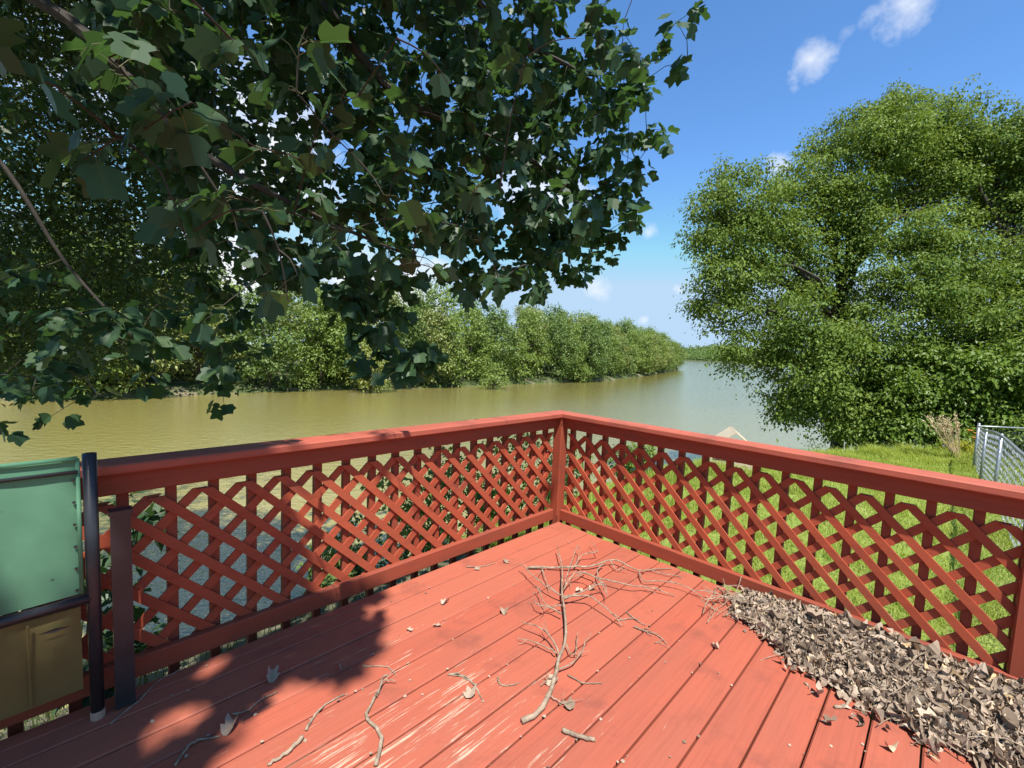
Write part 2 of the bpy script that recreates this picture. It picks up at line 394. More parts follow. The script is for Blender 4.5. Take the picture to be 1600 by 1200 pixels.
left = railing('lattice_railing', 'red lattice railing on the left, running from the corner post to the green chair', 1, 5.4, ang_l, .212 - .1595, .099, -.097, 'L')
rightr = railing('lattice_railing', 'red lattice railing on the right between the deck and the lawn', -1, 5.4, math.atan2(-math.sin(TH), math.cos(TH)), .07, .074, .0455, 'R')
cpost = empty('corner_post', (CX, CY, 0), 'square red corner post where the two lattice railings meet', 'post', rz=ang_l)
o = obj('shaft', bevel_box('shaft', -.30, .8745, -.043, .043, -.043, .043, .006), M_RAIL, cpost, loc=(-.006, -.004, 0)); o.rotation_euler.y = -math.pi / 2
for x, z in ((.045, .83), (.045, .055), (.045, .03)):
    obj('nail', np_mesh('nail', box_v(-.004, .004, -.002, .002, -.003, .003), BOXF), M_BLACK, cpost, loc=(x - .006, .0405, z))
rp = empty('railing_post', tuple(W(.035, 2.56)), 'square red post of the right railing at the edge of the photo', 'post', rz=ang_l)
o = obj('shaft', bevel_box('shaft', -.05, .8745, -.044, .044, -.044, .044, .006), M_RAIL, rp, loc=(-.085, 0, 0)); o.rotation_euler.y = -math.pi / 2

# ------------------------------------------------------------------ vegetation helpers
def unit(v): return v / (np.linalg.norm(v, axis=-1, keepdims=True) + 1e-9)
def leaves(P, D, N, length, width, fold=.15, tone=None):
    """diamond leaves: base P, direction D, normal N (arrays)"""
    n = len(P); D = unit(D); S = unit(np.cross(D, N)); Nn_ = np.cross(S, D)
    length = np.broadcast_to(length, n)[:, None]; width = np.broadcast_to(width, n)[:, None]
    a = P; b = P + D * length * .45 + S * width * .5 + Nn_ * length * fold
    c = P + D * length - Nn_ * length * fold * .6; d = P + D * length * .45 - S * width * .5 + Nn_ * length * fold
    V = np.stack([a, b, c, d], 1).reshape(-1, 3)
    Fq = np.arange(n * 4).reshape(n, 4)
    t = np.repeat(rng.random(n) if tone is None else tone, 4)
    return V, Fq, t
def sprays(C, n_per, rad, leaf, droop=.5, flat=.45, out=None, tone_c=None):
    """clusters of leaves round the twig tips C; out: outward direction of each tip"""
    m = len(C); n = m * n_per
    Cc = np.repeat(C, n_per, 0)
    off = rng.normal(0, 1, (n, 3)) * rad * .55; off[:, 2] *= flat
    if out is not None: off += np.repeat(out, n_per, 0) * rng.normal(0, rad * .35, n)[:, None]
    off[:, 2] -= droop * (off[:, 0] ** 2 + off[:, 1] ** 2) / max(rad, 1e-3) * .6
    D = unit(off) * .7 + rng.normal(0, .45, (n, 3)); D[:, 2] -= droop
    N = np.array([0, 0, 1.]) + rng.normal(0, .36, (n, 3))
    if out is not None: N += np.repeat(out, n_per, 0) * .5
    L_ = leaf * rng.uniform(.7, 1.25, n)
    t = np.clip(np.repeat(rng.random(m) if tone_c is None else tone_c, n_per) * .6 + rng.random(n) * .4, 0, 1)
    return leaves(Cc + off, D, N, L_, L_ * .62, .12, t)
def lobe_tips(c, r, dens, low=.55):
    """points near the surface of an ellipsoid lobe, thicker on top and outside"""
    r = np.asarray(r, float); area = 4 * np.pi * ((r[0] * r[1] + r[0] * r[2] + r[1] * r[2]) / 3)
    n = max(6, int(area * dens)); d = unit(rng.normal(0, 1, (n, 3)))
    keep = rng.random(n) < np.clip(.75 + d[:, 2] * .5, low, 1); d = d[keep]
    lump = 1 + .20 * np.sin(d[:, 0] * 5 + c[0]) * np.sin(d[:, 1] * 6 + c[1] * 2) + rng.normal(0, .10, len(d)); lump = lump * np.where(rng.random(len(d)) < .07, rng.uniform(1.1, 1.45, len(d)), 1)
    rr = np.where(rng.random(len(d)) < .25, rng.uniform(.35, .9, len(d)), 1) * lump
    return np.asarray(c) + d * r * rr[:, None], d
ONES = ['zeroth', 'first', 'second', 'third', 'fourth', 'fifth', 'sixth', 'seventh', 'eighth', 'ninth', 'tenth', 'eleventh', 'twelfth', 'thirteenth', 'fourteenth', 'fifteenth', 'sixteenth', 'seventeenth', 'eighteenth', 'nineteenth']
TENS = ['', '', 'twenty', 'thirty', 'forty', 'fifty', 'sixty', 'seventy', 'eighty', 'ninety']
def ordinal(n):
    if n < 20: return ONES[n]
    return TENS[n // 10] + ('-' + ONES[n % 10] if n % 10 else 'th') if n % 10 else TENS[n // 10][:-1] + 'ieth'
def limb(a, b, bend=.15, n=6, sag=0.):
    a, b = np.asarray(a, float), np.asarray(b, float); L_ = np.linalg.norm(b - a)
    mid = (a + b) / 2 + rng.normal(0, bend * L_ * .5, 3) + np.array([0, 0, sag * L_])
    return smooth_path([a, mid, b], n)

# ------------------------------------------------------------------ far bank trees
def bank_tree(seed, h, r, mat_i, n_lobe, dens, leaf):
    global rng
    rng = np.random.default_rng(seed)
    mb = MB(); tm = MB()
    V_, F_, T_ = [], [], []
    tips, outs = [], []
    for k in range(n_lobe):
        f_ = (k + .5) / n_lobe; a = k * 2.4 + rng.uniform(-.4, .4)
        z = h * (.10 + .80 * f_); env = r * (1 - abs(f_ - .42) * .95)
        rad = r * rng.uniform(.36, .56) * (1 - .35 * f_)
        c = np.array([math.cos(a) * max(env - rad * .6, 0), math.sin(a) * max(env - rad * .6, 0), z])
        p, d = lobe_tips(c, (rad, rad, rad * rng.uniform(.7, .95)), dens); tips.append(p); outs.append(d)
        tm.tube(limb((0, 0, z * .45), c, .1), np.linspace(.09, .03, 6), 4)
    p, d = lobe_tips((0, 0, h * .90), (r * .45, r * .45, h * .12), dens); tips.append(p); outs.append(d)
    p, d = lobe_tips((0, 0, h * .45), (r * .7, r * .7, h * .36), dens * .5); tips.append(p); outs.append(d)
    tips = np.concatenate(tips); outs = np.concatenate(outs)
    V, Fq, t = sprays(tips, 13, .60, leaf, .4, .6, outs)
    tm.tube(smooth_path([(0, 0, -1.2), (.1, .05, h * .3), (0, .1, h * .8)], 7), np.linspace(.20, .05, 7), 6)
    return np_mesh('bank_crown', V, Fq, t), tm.mesh('bank_trunk')
bank_var = []
for i in range(8):
    h = [13, 14.5, 12, 15.5, 13.5, 11, 14, 12.5][i]; mi = [0, 1, 0, 1, 2, 1, 0, 2][i]
    cm, tk = bank_tree(100 + i, h, h * .33, mi, [9, 11, 9, 12, 10, 8, 11, 9][i], .95, .46)
    cm.materials.append(M_FAR[mi]); tk.materials.append(M_BARK); bank_var.append((cm, tk, ['dark green', 'mid green', 'dark green', 'mid green', 'pale green', 'mid green', 'dark green', 'pale green'][i]))
wl_c, wl_t = bank_tree(300, 6.2, 3.1, 0, 12, 1.3, .34); wl_c.materials.append(M_WILLOW); wl_t.materials.append(M_BARK)
bs_c, bs_t = bank_tree(301, 3.6, 2.4, 0, 8, 1.5, .30); bs_c.materials.append(M_FAR[1]); bs_t.materials.append(M_BARK)
rng = np.random.default_rng(11)
def far_point(s, off):
    P, _ = resample(FB, 1000); i = int(np.clip(s * 999, 1, 998)); t_ = P[i + 1] - P[i - 1]; t_ /= np.linalg.norm(t_)
    return P[i] + np.array([-t_[1], t_[0]]) * off
rows = [('front', 1.6, 5.2, .86, 1.05), ('second', 7.5, 6.4, 1.02, 1.18), ('rear', 14.5, 7.5, 1.12, 1.3)]
for rn, off, step, s0, s1 in rows:
    lst = []
    for s in np.arange(0, FBL, step):
        p = far_point((s + rng.uniform(-1.4, 1.4)) / FBL, off + rng.uniform(-1.3, 1.8))
        if p[1] < 8: continue
        q, dep = project(np.array([p[0], p[1], WATER + 6])); 
        if dep < 1 or not (-190 < q[0] < 1120): continue
        if p[1] > 250 : continue
        lst.append((q[0], p))
    lst.sort(key=lambda a: a[0])
    for k, (x_, p) in enumerate(lst):
        cm, tk, tn = bank_var[int(rng.integers(8))]
        sc_ = rng.uniform(s0, s1) * .90
        z0 = WATER + float(np.interp(off, offs, zo)) - .1
        e = empty('bank_tree', (p[0], p[1], z0), f'{tn} {rn}-row tree on the far bank, {ordinal(k + 1)} from the left', 'tree', 'trees along the far bank', rng.uniform(0, 6.28))
        e.scale = (sc_ * rng.uniform(.9, 1.12), sc_ * rng.uniform(.9, 1.12), sc_)
        obj('crown', cm, None, e); obj('trunk', tk, None, e)
def on_far(px, py):   # where a pixel meets the water
    return at_z(px, py, WATER)
for nm, cm, tk, (px, py), s, lab in [('willow_bush', wl_c, wl_t, (578, 613), 1.0, 'pale yellow-green willow bush leaning over the water on the far bank'),
                                ('bank_shrub', bs_c, bs_t, (772, 609), 1.0, 'low rounded green shrub at the far waterline right of the willow bush'),
                                ('bank_shrub', bs_c, bs_t, (905, 598), 1.1, 'low pale shrub at the far waterline under the dense trees'),
                                ('bank_shrub', bs_c, bs_t, (470, 612), .8, 'small shrub on the far bank left of the willow bush')]:
    P = on_far(px, py); P[:2] *= 1.02
    e = empty(nm, (P[0], P[1], WATER + .1), lab, 'shrub', 'shrubs at the far waterline'); e.scale = (s, s, s); e.rotation_euler.z = rng.uniform(0, 6)
    obj('crown', cm, None, e); obj('stem', tk, None, e)
# far wooded hill across the end of the river
V_, F_, T_ = [], [], []
n = 5200
hx = rng.uniform(200, 900, n); hy = 820 + rng.uniform(0, 260, n) + .12 * hx
hz = WATER + (hy - 800 - .12 * hx) * .085 * (1 + .35 * np.sin(hx / 70)) + rng.uniform(3, 9, n)
Vh, Fh, th_ = sprays(np.stack([hx, hy, hz], 1), 9, 5.2, 4.2, .3, .7)
obj('distant_wood', np_mesh('distant_wood', Vh, Fh, th_), M_FAR[0], label='distant wooded hill closing the river at the horizon', cat='woodland', kind='stuff')
gx = np.array([(100, 790), (1000, 900), (1000, 1300), (100, 1300)], float)
obj('hill', np_mesh('hill', [(100, 815, WATER - .3), (1000, 925, WATER - .3), (1000, 1300, WATER + 26), (100, 1300, WATER + 26)], np.array([[0, 1, 2, 3]])), M_FBANK, kind='structure')

# ------------------------------------------------------------------ big trees on the right bank
def hit_ground(px, py):
    v = ray(px, py); o = np.array([0, 0, HC])
    for t in np.arange(.5, 60, .03):
        P = o + v * t
        if P[2] <= gz(P): return P
    return o + v * 25
def big_tree(name, label, base, lobes, mat, dens, leaf, tr, n_per=46, spr=.40):
    base = np.asarray(base, float)
    e = empty(name, tuple(base), label, 'tree')
    tm = MB(); tips, outs, tones = [], [], []
    cs = []
    for (x, y, rp_, d) in lobes:
        c = at_depth(x, y, d) - base; r = rp_ / F * d; cs.append((c, r))
        p, dd = lobe_tips(c, (r * .70, r * .72, r * .55), dens * .5); tips.append(p); outs.append(dd); tones.append(np.full(len(p), .25))
        for k in range(9):
            d_ = unit(rng.normal(0, 1, 3) + (0, -.25, .12)); rs = r * rng.uniform(.26, .54)
            p, dd = lobe_tips(c + d_ * r * rng.uniform(.6, .85), (rs, rs, rs * .68), dens, .25); tips.append(p); outs.append(dd); tones.append(np.clip(rng.random() + rng.normal(0, .15, len(p)), 0, 1))
    top = max(cs, key=lambda a: a[0][2])[0]
    cen = np.mean([c for c, r in cs], 0)
    path = smooth_path([(0, 0, -.5), (cen[0] * .15, cen[1] * .15, top[2] * .35), (cen[0] * .35, cen[1] * .35, top[2] * .65), (top[0] * .8, top[1] * .8, top[2] * .97)], 16)
    tm.tube(path, np.linspace(tr, tr * .18, 16), 9)
    br = MB()
    for c, r in cs:
        k = int(np.clip(c[2] / top[2] * 15 * .75, 2, 13)); st = path[k]
        L_ = limb(st, c, .12, 8, .03); br.tube(L_, np.linspace(tr * .38, .035, 8), 6)
        for _ in range(7):
            dd = unit(rng.normal(0, 1, 3)); br.tube(limb(L_[5], c + dd * r * .9, .12, 5), np.linspace(.035, .008, 5), 4)
    tips = np.concatenate(tips); outs = np.concatenate(outs)
    V, Fq, t = sprays(tips, n_per, spr, leaf, .55, .42, outs, np.concatenate(tones))
    obj('trunk', tm.mesh('trunk'), M_BARK, e, smooth=True); obj('limb', br.mesh('limbs'), M_BARK, e)
    obj('crown', np_mesh('crown', V, Fq, t), mat, e)
    return e
rng = np.random.default_rng(5)
def base_at(x, d): P = at_depth(x, 560, d); return (P[0], P[1], gz(P) - .1)
big_tree('maple_tree', 'large spreading green tree hanging over the river, its dark trunk showing through', base_at(1325, 19.5),
         [(1165, 315, 62, 19), (1120, 330, 45, 18.5), (1105, 400, 44, 18.5), (1160, 400, 80, 18.5), (1120, 470, 45, 18), (1190, 480, 90, 17.5), (1170, 545, 55, 17.5),
          (1250, 560, 85, 17), (1240, 630, 42, 17), (1300, 640, 50, 16.5), (1340, 590, 90, 17), (1290, 275, 68, 20), (1330, 240, 66, 20.5), (1270, 330, 60, 20),
          (1390, 215, 58, 21), (1450, 210, 62, 21), (1380, 270, 80, 20), (1300, 440, 80, 20), (1420, 290, 50, 20.5), (1240, 420, 60, 19.5), (1440, 300, 42, 20), (1500, 310, 44, 19.5), (1340, 330, 60, 19.5), (1290, 600, 50, 17), (1345, 632, 46, 17.4), (1390, 600, 60, 17)], M_MAPLE, 3.0, .135, .30)
big_tree('maple_tree', 'tall leafy tree at the right edge of the photo, behind the fence', base_at(1560, 19),
         [(1540, 232, 70, 20.5), (1610, 245, 90, 20), (1490, 240, 50, 20.5), (1600, 350, 80, 18.5), (1520, 400, 84, 17.5), (1430, 420, 80, 17.5), (1640, 430, 100, 17.5),
          (1460, 500, 88, 16.8), (1560, 500, 95, 16.5), (1390, 520, 70, 17), (1680, 560, 120, 16.5), (1690, 300, 120, 20), (1580, 300, 55, 19.5)], M_MAPLE, 3.0, .135, .26)
big_tree('bank_thicket', 'bright green leafy thicket at the edge of the lawn under the right trees', base_at(1480, 15.8),
         [(1440, 590, 70, 15.8), (1510, 590, 75, 15.4), (1590, 600, 80, 15), (1400, 640, 46, 16), (1470, 640, 55, 15.4), (1550, 650, 55, 14.8), (1620, 650, 60, 14.5), (1680, 620, 90, 14.5), (1740, 600, 120, 14), (1375, 668, 34, 15.6), (1338, 672, 27, 16.3), (1425, 668, 36, 15.2), (1500, 676, 34, 14.6), (1580, 672, 40, 14)],
         leaf_mat('thicket_leaf', (.085, .150, .02), (.16, .235, .035), .32), 3.6, .15, .08)

# ------------------------------------------------------------------ shrubs on the near bank
def shrub(name, label, base, r, h, mat, n, leaf, stems=7):
    base = np.asarray(base, float); e = empty(name, tuple(base), label, 'shrub')
    st = MB(); tips = []
    for k in range(stems):
        a = rng.uniform(0, 6.28); q = np.array([math.cos(a) * r * rng.uniform(.3, .95), math.sin(a) * r * rng.uniform(.3, .95), h * rng.uniform(.55, 1)])
        L_ = limb((0, 0, -.15), q, .15, 6); st.tube(L_, np.linspace(.012, .003, 6), 4)
        for _ in range(n // stems): tips.append(L_[rng.integers(2, 6)] + rng.normal(0, r * .22, 3))
    V, Fq, t = sprays(np.array(tips), 12, r * .22, leaf, .3, .7)
    obj('stem', st.mesh('stems'), M_STEM, e); obj('foliage', np_mesh('foliage', V, Fq, t), mat, e)
for k, (u, v, r, h, lab, mt) in enumerate([
        (-.1, -2.0, .6, 1.25, 'leafy green shrub on the bank just beyond the corner post', M_FAR[1]),
        (.35, -3.0, .5, .9, 'dark shrub growing down the bank behind the left lattice near the corner', M_FAR[0]),
        (.75, -2.2, .4, .55, 'low dark shrub at the foot of the bank behind the left lattice', M_FAR[0]),
        (-1.0, -1.8, .7, 1.1, 'bright shrub at the lawn edge seen through the right lattice by the corner', M_MAPLE),
        (-2.4, -2.0, .8, 1.0, 'green shrub at the lawn edge beside the first bright shrub', M_FAR[1]),
        (-4.6, -1.9, .6, .8, 'small shrub on the bank between the corner and the wooden shed', M_MAPLE)]):
    P = W(u, v); shrub('bank_shrub', lab, (P[0], P[1], gz(P)), r, h, mt, 150, .075)
P = W(2.75, -.85); shrub('poplar_sapling', 'broad-leaved sapling growing up the bank behind the left end of the lattice', (P[0], P[1], gz(P)), .32, 1.25, M_POP, 21, .11, 5)
P = hit_ground(1296, 716); shrub('bare_shrub', 'sparse dark twiggy shrub on the bank left of the metal stake', tuple(P + np.array([.1, .6, -.3])), .42, .75, M_SMALL, 30, .05, 12)
P = hit_ground(1395, 700); shrub('bank_shrub', 'broad-leaved green sapling at the dark foot of the big tree', tuple(P + np.array([0, .5, -.2])), .5, 1.1, M_MAPLE, 80, .12)

# ------------------------------------------------------------------ grass
def blades(P, hgt, wid, lean=.5):
    n = len(P); a = rng.uniform(0, 6.28, n); dx = np.stack([np.cos(a), np.sin(a), np.zeros(n)], 1); sx = np.stack([-np.sin(a), np.cos(a), np.zeros(n)], 1)
    l = rng.uniform(.1, 1, n)[:, None] * lean * hgt[:, None]; w_ = (wid * np.ones(n))[:, None] / 2
    up = np.array([0, 0, 1.]) * hgt[:, None]
    v0 = P - sx * w_; v1 = P + sx * w_; v2 = P + up * .55 + dx * l * .35 + sx * w_ * .8; v3 = P + up * .55 + dx * l * .35 - sx * w_ * .8; v4 = P + up * .92 + dx * l
    V = np.stack([v0, v1, v2, v3, v4], 1).reshape(-1, 3); i = np.arange(n)[:, None] * 5
    return V, i + np.array([[0, 1, 2, 3]]), i + np.array([[3, 2, 4]])
N = 300000
u = -.02 - 17 * rng.random(N) ** 1.5; v = rng.uniform(-2.6, 7.5, N)
vc = np.interp(u, crest_u, crest_v); keep = (v > vc - .8) & (v < 4.2 + (-u) * .55)
u, v = u[keep], v[keep]
patch = np.sin(u * 3.1 + np.sin(v * 2.3) * 1.5) * np.sin(v * 2.7 + u)
keep = rng.random(len(u)) < .62 + .38 * patch; u, v, patch = u[keep], v[keep], patch[keep]
z = ground_z(u, v); P2 = np.array([CX, CY]) - u[:, None] * A_ + v[:, None] * B_
edge = np.exp(-np.abs(v - np.interp(u, crest_u, crest_v)) / .5)
hg = (.055 + .05 * rng.random(len(u)) + .03 * np.clip(patch, 0, 1)) * (1 + 1.2 * edge) * (1 + np.clip((-u - 5) / 10, 0, 1) * .8)
V, f4, f3 = blades(np.c_[P2, z - .005], hg, .0052 + .0006 * (-u), 1.6)
tone = np.repeat(np.clip(.45 + .3 * patch + rng.normal(0, .25, len(u)), 0, 1), 5)
obj('lawn_grass', np_mesh('lawn_grass', V, [f4, f3], tone), M_GRASS, label='bright green lawn grass sloping from the deck to the river', cat='grass', kind='stuff')
N = 6000
u = rng.uniform(-.3, 5.5, N); v = -.05 - 3.2 * rng.random(N) ** 1.3; z = ground_z(u, v); P2 = np.array([CX, CY]) - u[:, None] * A_ + v[:, None] * B_
V, f4, f3 = blades(np.c_[P2, z - .005], .05 + .16 * rng.random(N) ** 2, .006, .9)
obj('bank_grass', np_mesh('bank_grass', V, [f4, f3], np.repeat(rng.random(N) * .7, 5)), leaf_mat('bank_grass_blade', (.05, .085, .022), (.11, .13, .045), .3), label='patchy weeds and grass on the steep bank below the left railing', cat='grass', kind='stuff')

# ------------------------------------------------------------------ chain-link fence
for d in np.arange(3, 12, .02):
    P = at_depth(1530, 661, d)
    if P[2] - gz(P) > 1.27: continue
    break
fp = np.array([P[0], P[1], gz(P)])
fence = empty('chain_link_fence', tuple(fp), 'grey galvanised chain-link fence meeting at a corner post on the lawn', 'fence')
def fpost(x, y, h, r):
    g = gz(fp + np.array([x, y, 0])) - fp[2]; m = MB(); m.tube([(x, y, g - .2), (x, y, g + h)], r, 10); m.tube([(x, y, g + h), (x, y, g + h + .015), (x, y, g + h + .03)], [r * 1.12, r * 1.08, r * .5], 10); return m
obj('terminal_post', fpost(0, 0, 1.24, .032).mesh('post'), M_GALV, fence, smooth=True)
def find_s(dr, x):
    for s_ in np.arange(.1, 8, .02):
        q_, _ = project(fp + np.array([*(dr * s_), 1.]))
        if q_[0] > x: return s_
    return 3.
dirA = -A_; lenA = max(1.0, -UV(fp)[0] - .25); dirB = np.array([1., .05]); dirB /= np.linalg.norm(dirB); lenB = 9.0
for dr, Ln in ((dirA, lenA), (dirB, lenB)):
    gA = 0.; gB = gz(fp + np.array([*(dr * Ln), 0])) - fp[2]
    e3 = np.array([dr[0], dr[1], 0])
    g_at = lambda s: gz(fp + e3 * s) - fp[2]
    ss = np.linspace(0, Ln, 12)
    m = MB(); m.tube([(*(dr * s), g_at(s) + 1.185) for s in ss], .021, 8); obj('top_rail', m.mesh('top_rail'), M_GALV, fence, smooth=True)
    for s in (np.array([find_s(dr, 1557), find_s(dr, 1597)]) if dr is dirA else np.arange(2.2, Ln, 2.4)): obj('line_post', fpost(*(dr * s), 1.19, .024).mesh('post'), M_GALV, fence, smooth=True)
    m = MB(); side = np.array([-dr[1], dr[0], 0]) * .032
    for k in range(int(Ln / .058)):
        s0 = .03 + k * .058; zz_ = np.arange(0, 1.19, .055); pts = []
        for i, z_ in enumerate(zz_):
            s = s0 + (.0275 if i % 2 else -.0275); pts.append(e3 * s + side + np.array([0, 0, g_at(s0) + .02 + z_]) + side * (.08 if i % 2 else -.08) + rng.normal(0, .009, 3))
        m.tube(pts, .0026 if dr is dirA else .0019, 3, False)
    obj('wire_mesh', m.mesh('wire_mesh'), M_GALV, fence)

# ------------------------------------------------------------------ shed, stake, plume grass, lilies on the lawn
P = hit_ground(1146, 734); sh = np.array([P[0], P[1], P[2]])
shed = empty('pump_house', tuple(sh), 'small weathered wooden gabled box at the lawn edge by the water', 'shed', rz=R(-20))
k = np.linalg.norm(sh - np.array([0, 0, HC])) / F
wS, hS = 62 * k, 50 * k
for s in (-1, 1):
    for i in range(4):                      # roof boards, each its own piece
        m = MB(); y0 = i * .24
        a = np.array([0, y0, hS]); b = np.array([s * wS * .55, y0, hS * .42])
        n_ = np.array([s * .5, 0, .8]) * .02
        m.add([a, b, b + (0, .23, 0), a + (0, .23, 0), a + n_, b + n_, b + n_ + (0, .23, 0), a + n_ + (0, .23, 0)], BOXF); obj('roof_board', m.mesh('roof_board'), M_GREYWOOD, shed)
for i in range(5):
    z0 = i * hS * .09; m = MB(); m.box(-wS * .45, wS * .45, .10, .125, z0, z0 + hS * .085); obj('wall_plank_and_gap', m.mesh('wall_plank_and_gap'), M_DARKVOID if i > 1 else M_GREYWOOD, shed)  # upper pieces are coloured dark as the shaded gap below the roof
for x in (-wS * .46, wS * .02, wS * .46):
    m = MB(); m.box(x - .025, x + .025, .05, .10, -.1, hS * (.5 if x else .9)); obj('corner_stud', m.mesh('stud'), M_GREYWOOD, shed)
P = hit_ground(1337, 709); m = MB(); m.tube([(0, 0, -.6), (-.02, 0, .9)], .014, 6); m.tube([(-.02, 0, .9), (-.02, 0, .93)], .018, 6)
obj('metal_stake', m.mesh('stake'), M_BLACK, label='thin dark metal stake standing at the grass edge by the water', cat='stake', loc=tuple(P))
P = hit_ground(1497, 722)
tuft = empty('plume_grass', tuple(P), 'clump of tall tan feathery grass leaning left near the fence post', 'grass clump')
m = MB(); pl = MB()
for i in range(46):
    a = rng.uniform(0, 6.28); h = rng.uniform(.85, 1.4); L_ = np.array([-.50 + rng.normal(0, .2), rng.normal(0, .14), h])
    pth = smooth_path([(math.cos(a) * .06, math.sin(a) * .06, 0), L_ * .5 + rng.normal(0, .02, 3), L_], 6); m.tube(pth, np.linspace(.006, .003, 6), 3, False)
    if i < 34:
        n_ = 14; tpos = np.repeat(pth[-2:-1], n_, 0) + (pth[-1] - pth[-2]) * np.linspace(-.3, 1.2, n_)[:, None]
        V, Fq, t = leaves(tpos + rng.normal(0, .008, (n_, 3)), unit(L_) + rng.normal(0, .35, (n_, 3)), rng.normal(0, 1, (n_, 3)), .10, .02); pl.add(V, Fq, t)
M_TAN = simple('dry_grass', (.62, .48, .30), .9, (.46, .34, .20), 10)
obj('stalk', m.mesh('stalks'), M_TAN, tuft); obj('plume', pl.mesh('plumes'), M_TAN, tuft)
m = MB(); n_ = 260
V, f4, f3 = blades(np.c_[rng.normal(0, .16, (n_, 2)), np.zeros(n_)], rng.uniform(.2, .5, n_), .012, 1.1); m2 = np_mesh('arching', V, [f4, f3], np.repeat(rng.random(n_), 5))
obj('blade', m2, M_GRASS, tuft)
M_ORANGE = simple('lily_petal', (.75, .28, .06), .6, (.80, .42, .10), 6, .05); M_LILY = leaf_mat('lily_blade', (.30, .32, .05), (.48, .44, .08), .35)
for i, (px, py, fl) in enumerate([(1518, 716, True), (1490, 712, False), (1536, 722, False)]):
    P = hit_ground(px, py); e = empty('daylily', tuple(P), ['orange-flowered daylily clump beside the fence post', 'yellowing daylily clump behind the plume grass', 'yellowing daylily clump right of the fence corner post'][i], 'flower', 'daylilies by the fence')
    n_ = 120; V, f4, f3 = blades(np.c_[rng.normal(0, .12, (n_, 2)), np.zeros(n_)], rng.uniform(.35, .75, n_), .022, 1.0)
    obj('blade', np_mesh('blades', V, [f4, f3], np.repeat(rng.random(n_), 5)), M_LILY, e)
    if fl:
        for j in range(4):
            b = np.array([rng.normal(0, .1), rng.normal(0, .06), rng.uniform(.6, .85)]); m = MB(); m.tube(limb((0, 0, 0), b, .1), .004, 4); obj('flower_stalk', m.mesh('flower_stalk'), M_STEM, e)
            aa = np.arange(6) / 6 * 6.28; D = np.stack([np.cos(aa), np.sin(aa), np.full(6, .7)], 1)
            V, Fq, t = leaves(np.repeat(b[None], 6, 0), D, np.tile([0, 0, 1.], (6, 1)), .12, .05); obj('flower', np_mesh('flower', V, Fq, t), M_ORANGE, e)

# ------------------------------------------------------------------ green sling chair against the left railing
ch = empty('sling_chair', tuple(W(2.80, .125)), 'green fabric sling chair with black tubular frame beside the left railing', 'chair', rz=ang_l)
def part(nm, mb, mat, par=ch, **k): return obj(nm, mb.mesh(nm), mat, par, **k)
m = MB(); m.tube([(0, 0, .02), (0, 0, .5), (0, -.004, .985)], .0195, 12); part('frame_tube', m, M_BLACK, smooth=True)
m = MB(); m.tube([(0, 0, 0), (0, 0, .03)], .021, 12); part('foot_cap', m, simple('foot_cap', (.45, .30, .22), .6))
m = MB(); m.tube([(1.32, 0, 0), (1.32, 0, .985)], .0195, 12); part('frame_tube', m, M_BLACK, smooth=True)
m = MB(); m.tube([(0, 0, .462), (.6, .006, .452), (1.32, 0, .46)], .0185, 10); part('cross_bar', m, M_BLACK, smooth=True)
m = MB(); m.tube([(.03, .012, .928), (1.30, .012, .925)], .0065, 8); part('top_bar', m, M_BLACK, smooth=True)
def cloth(nm, x0, x1, z0, z1, mat, sag, seed, y=.004):
    r_ = np.random.default_rng(seed); nx, nz_ = 30, 14; X, Z = np.meshgrid(np.linspace(x0, x1, nx), np.linspace(z0, z1, nz_), indexing='ij')
    s = (X - x0) / (x1 - x0); t = (Z - z0) / (z1 - z0)
    Y = y + sag * np.sin(np.pi * s) * np.sin(np.pi * t) + .002 * np.sin(X * 40 + Z * 13) * np.sin(np.pi * t)
    Zz = Z - .012 * np.sin(np.pi * s) * (1 - t)
    V = np.concatenate([np.stack([X, Y, Zz], -1).reshape(-1, 3), np.stack([X, Y - .003, Zz], -1).reshape(-1, 3)])
    i, j = np.meshgrid(np.arange(nx - 1), np.arange(nz_ - 1), indexing='ij'); q = (i * nz_ + j).ravel(); Fq = np.stack([q, q + nz_, q + nz_ + 1, q + 1], -1); n = nx * nz_
    return obj(nm, np_mesh(nm, V, np.concatenate([Fq, Fq[:, ::-1] + n])), mat, ch, smooth=True)
def fabric(name, c, tr):
    t = NT(name); co = t.coord('Object'); w = t.noise(co, 5, 5, .6); wv = t.n('ShaderNodeTexWave', {'Vector': co, 'Scale': 160.}).outputs['Fac']
    col = t.mix(t.ramp(w, .35, .75), c, (c[0] * .72, c[1] * .74, c[2] * .72)); sp_ = t.noise(co, 45, 3, .6); col = t.mix(t.math('MULTIPLY', t.ramp(sp_, .70, .76), .6), col, (.02, .03, .02))
    b = t.bsdf(col, .75, t.bump(wv, .2, .002), .25); tl = t.n('ShaderNodeBsdfTranslucent', {'Color': (*[min(1, x * 1.5) for x in c], 1)}).outputs[0]
    return t.done(t.n('ShaderNodeMixShader', {0: tr, 1: b, 2: tl}).outputs[0])
M_GREEN = fabric('green_sling', (.17, .38, .24), .4); M_OLIVE = fabric('olive_sling', (.24, .20, .075), .4)
bp = cloth('back_sling', .028, 1.30, .488, .975, M_GREEN, .012, 1)
m = MB(); m.tube([(.03, .006, .972), (1.30, .006, .970)], .009, 8); part('hem', m, M_GREEN, bp, smooth=True)
m = MB(); m.tube([(.030, .006, .49), (.030, .006, .972)], .006, 8); part('hem', m, M_GREEN, bp, smooth=True)
stud = MB(); stud.tube([(0, 0, 0), (0, .004, 0)], [.005, .004], 8); sm = stud.mesh('stud')
for z in np.linspace(.505, .90, 6): obj('stud', sm, M_BLACK, bp, loc=(.042, .0085, z))
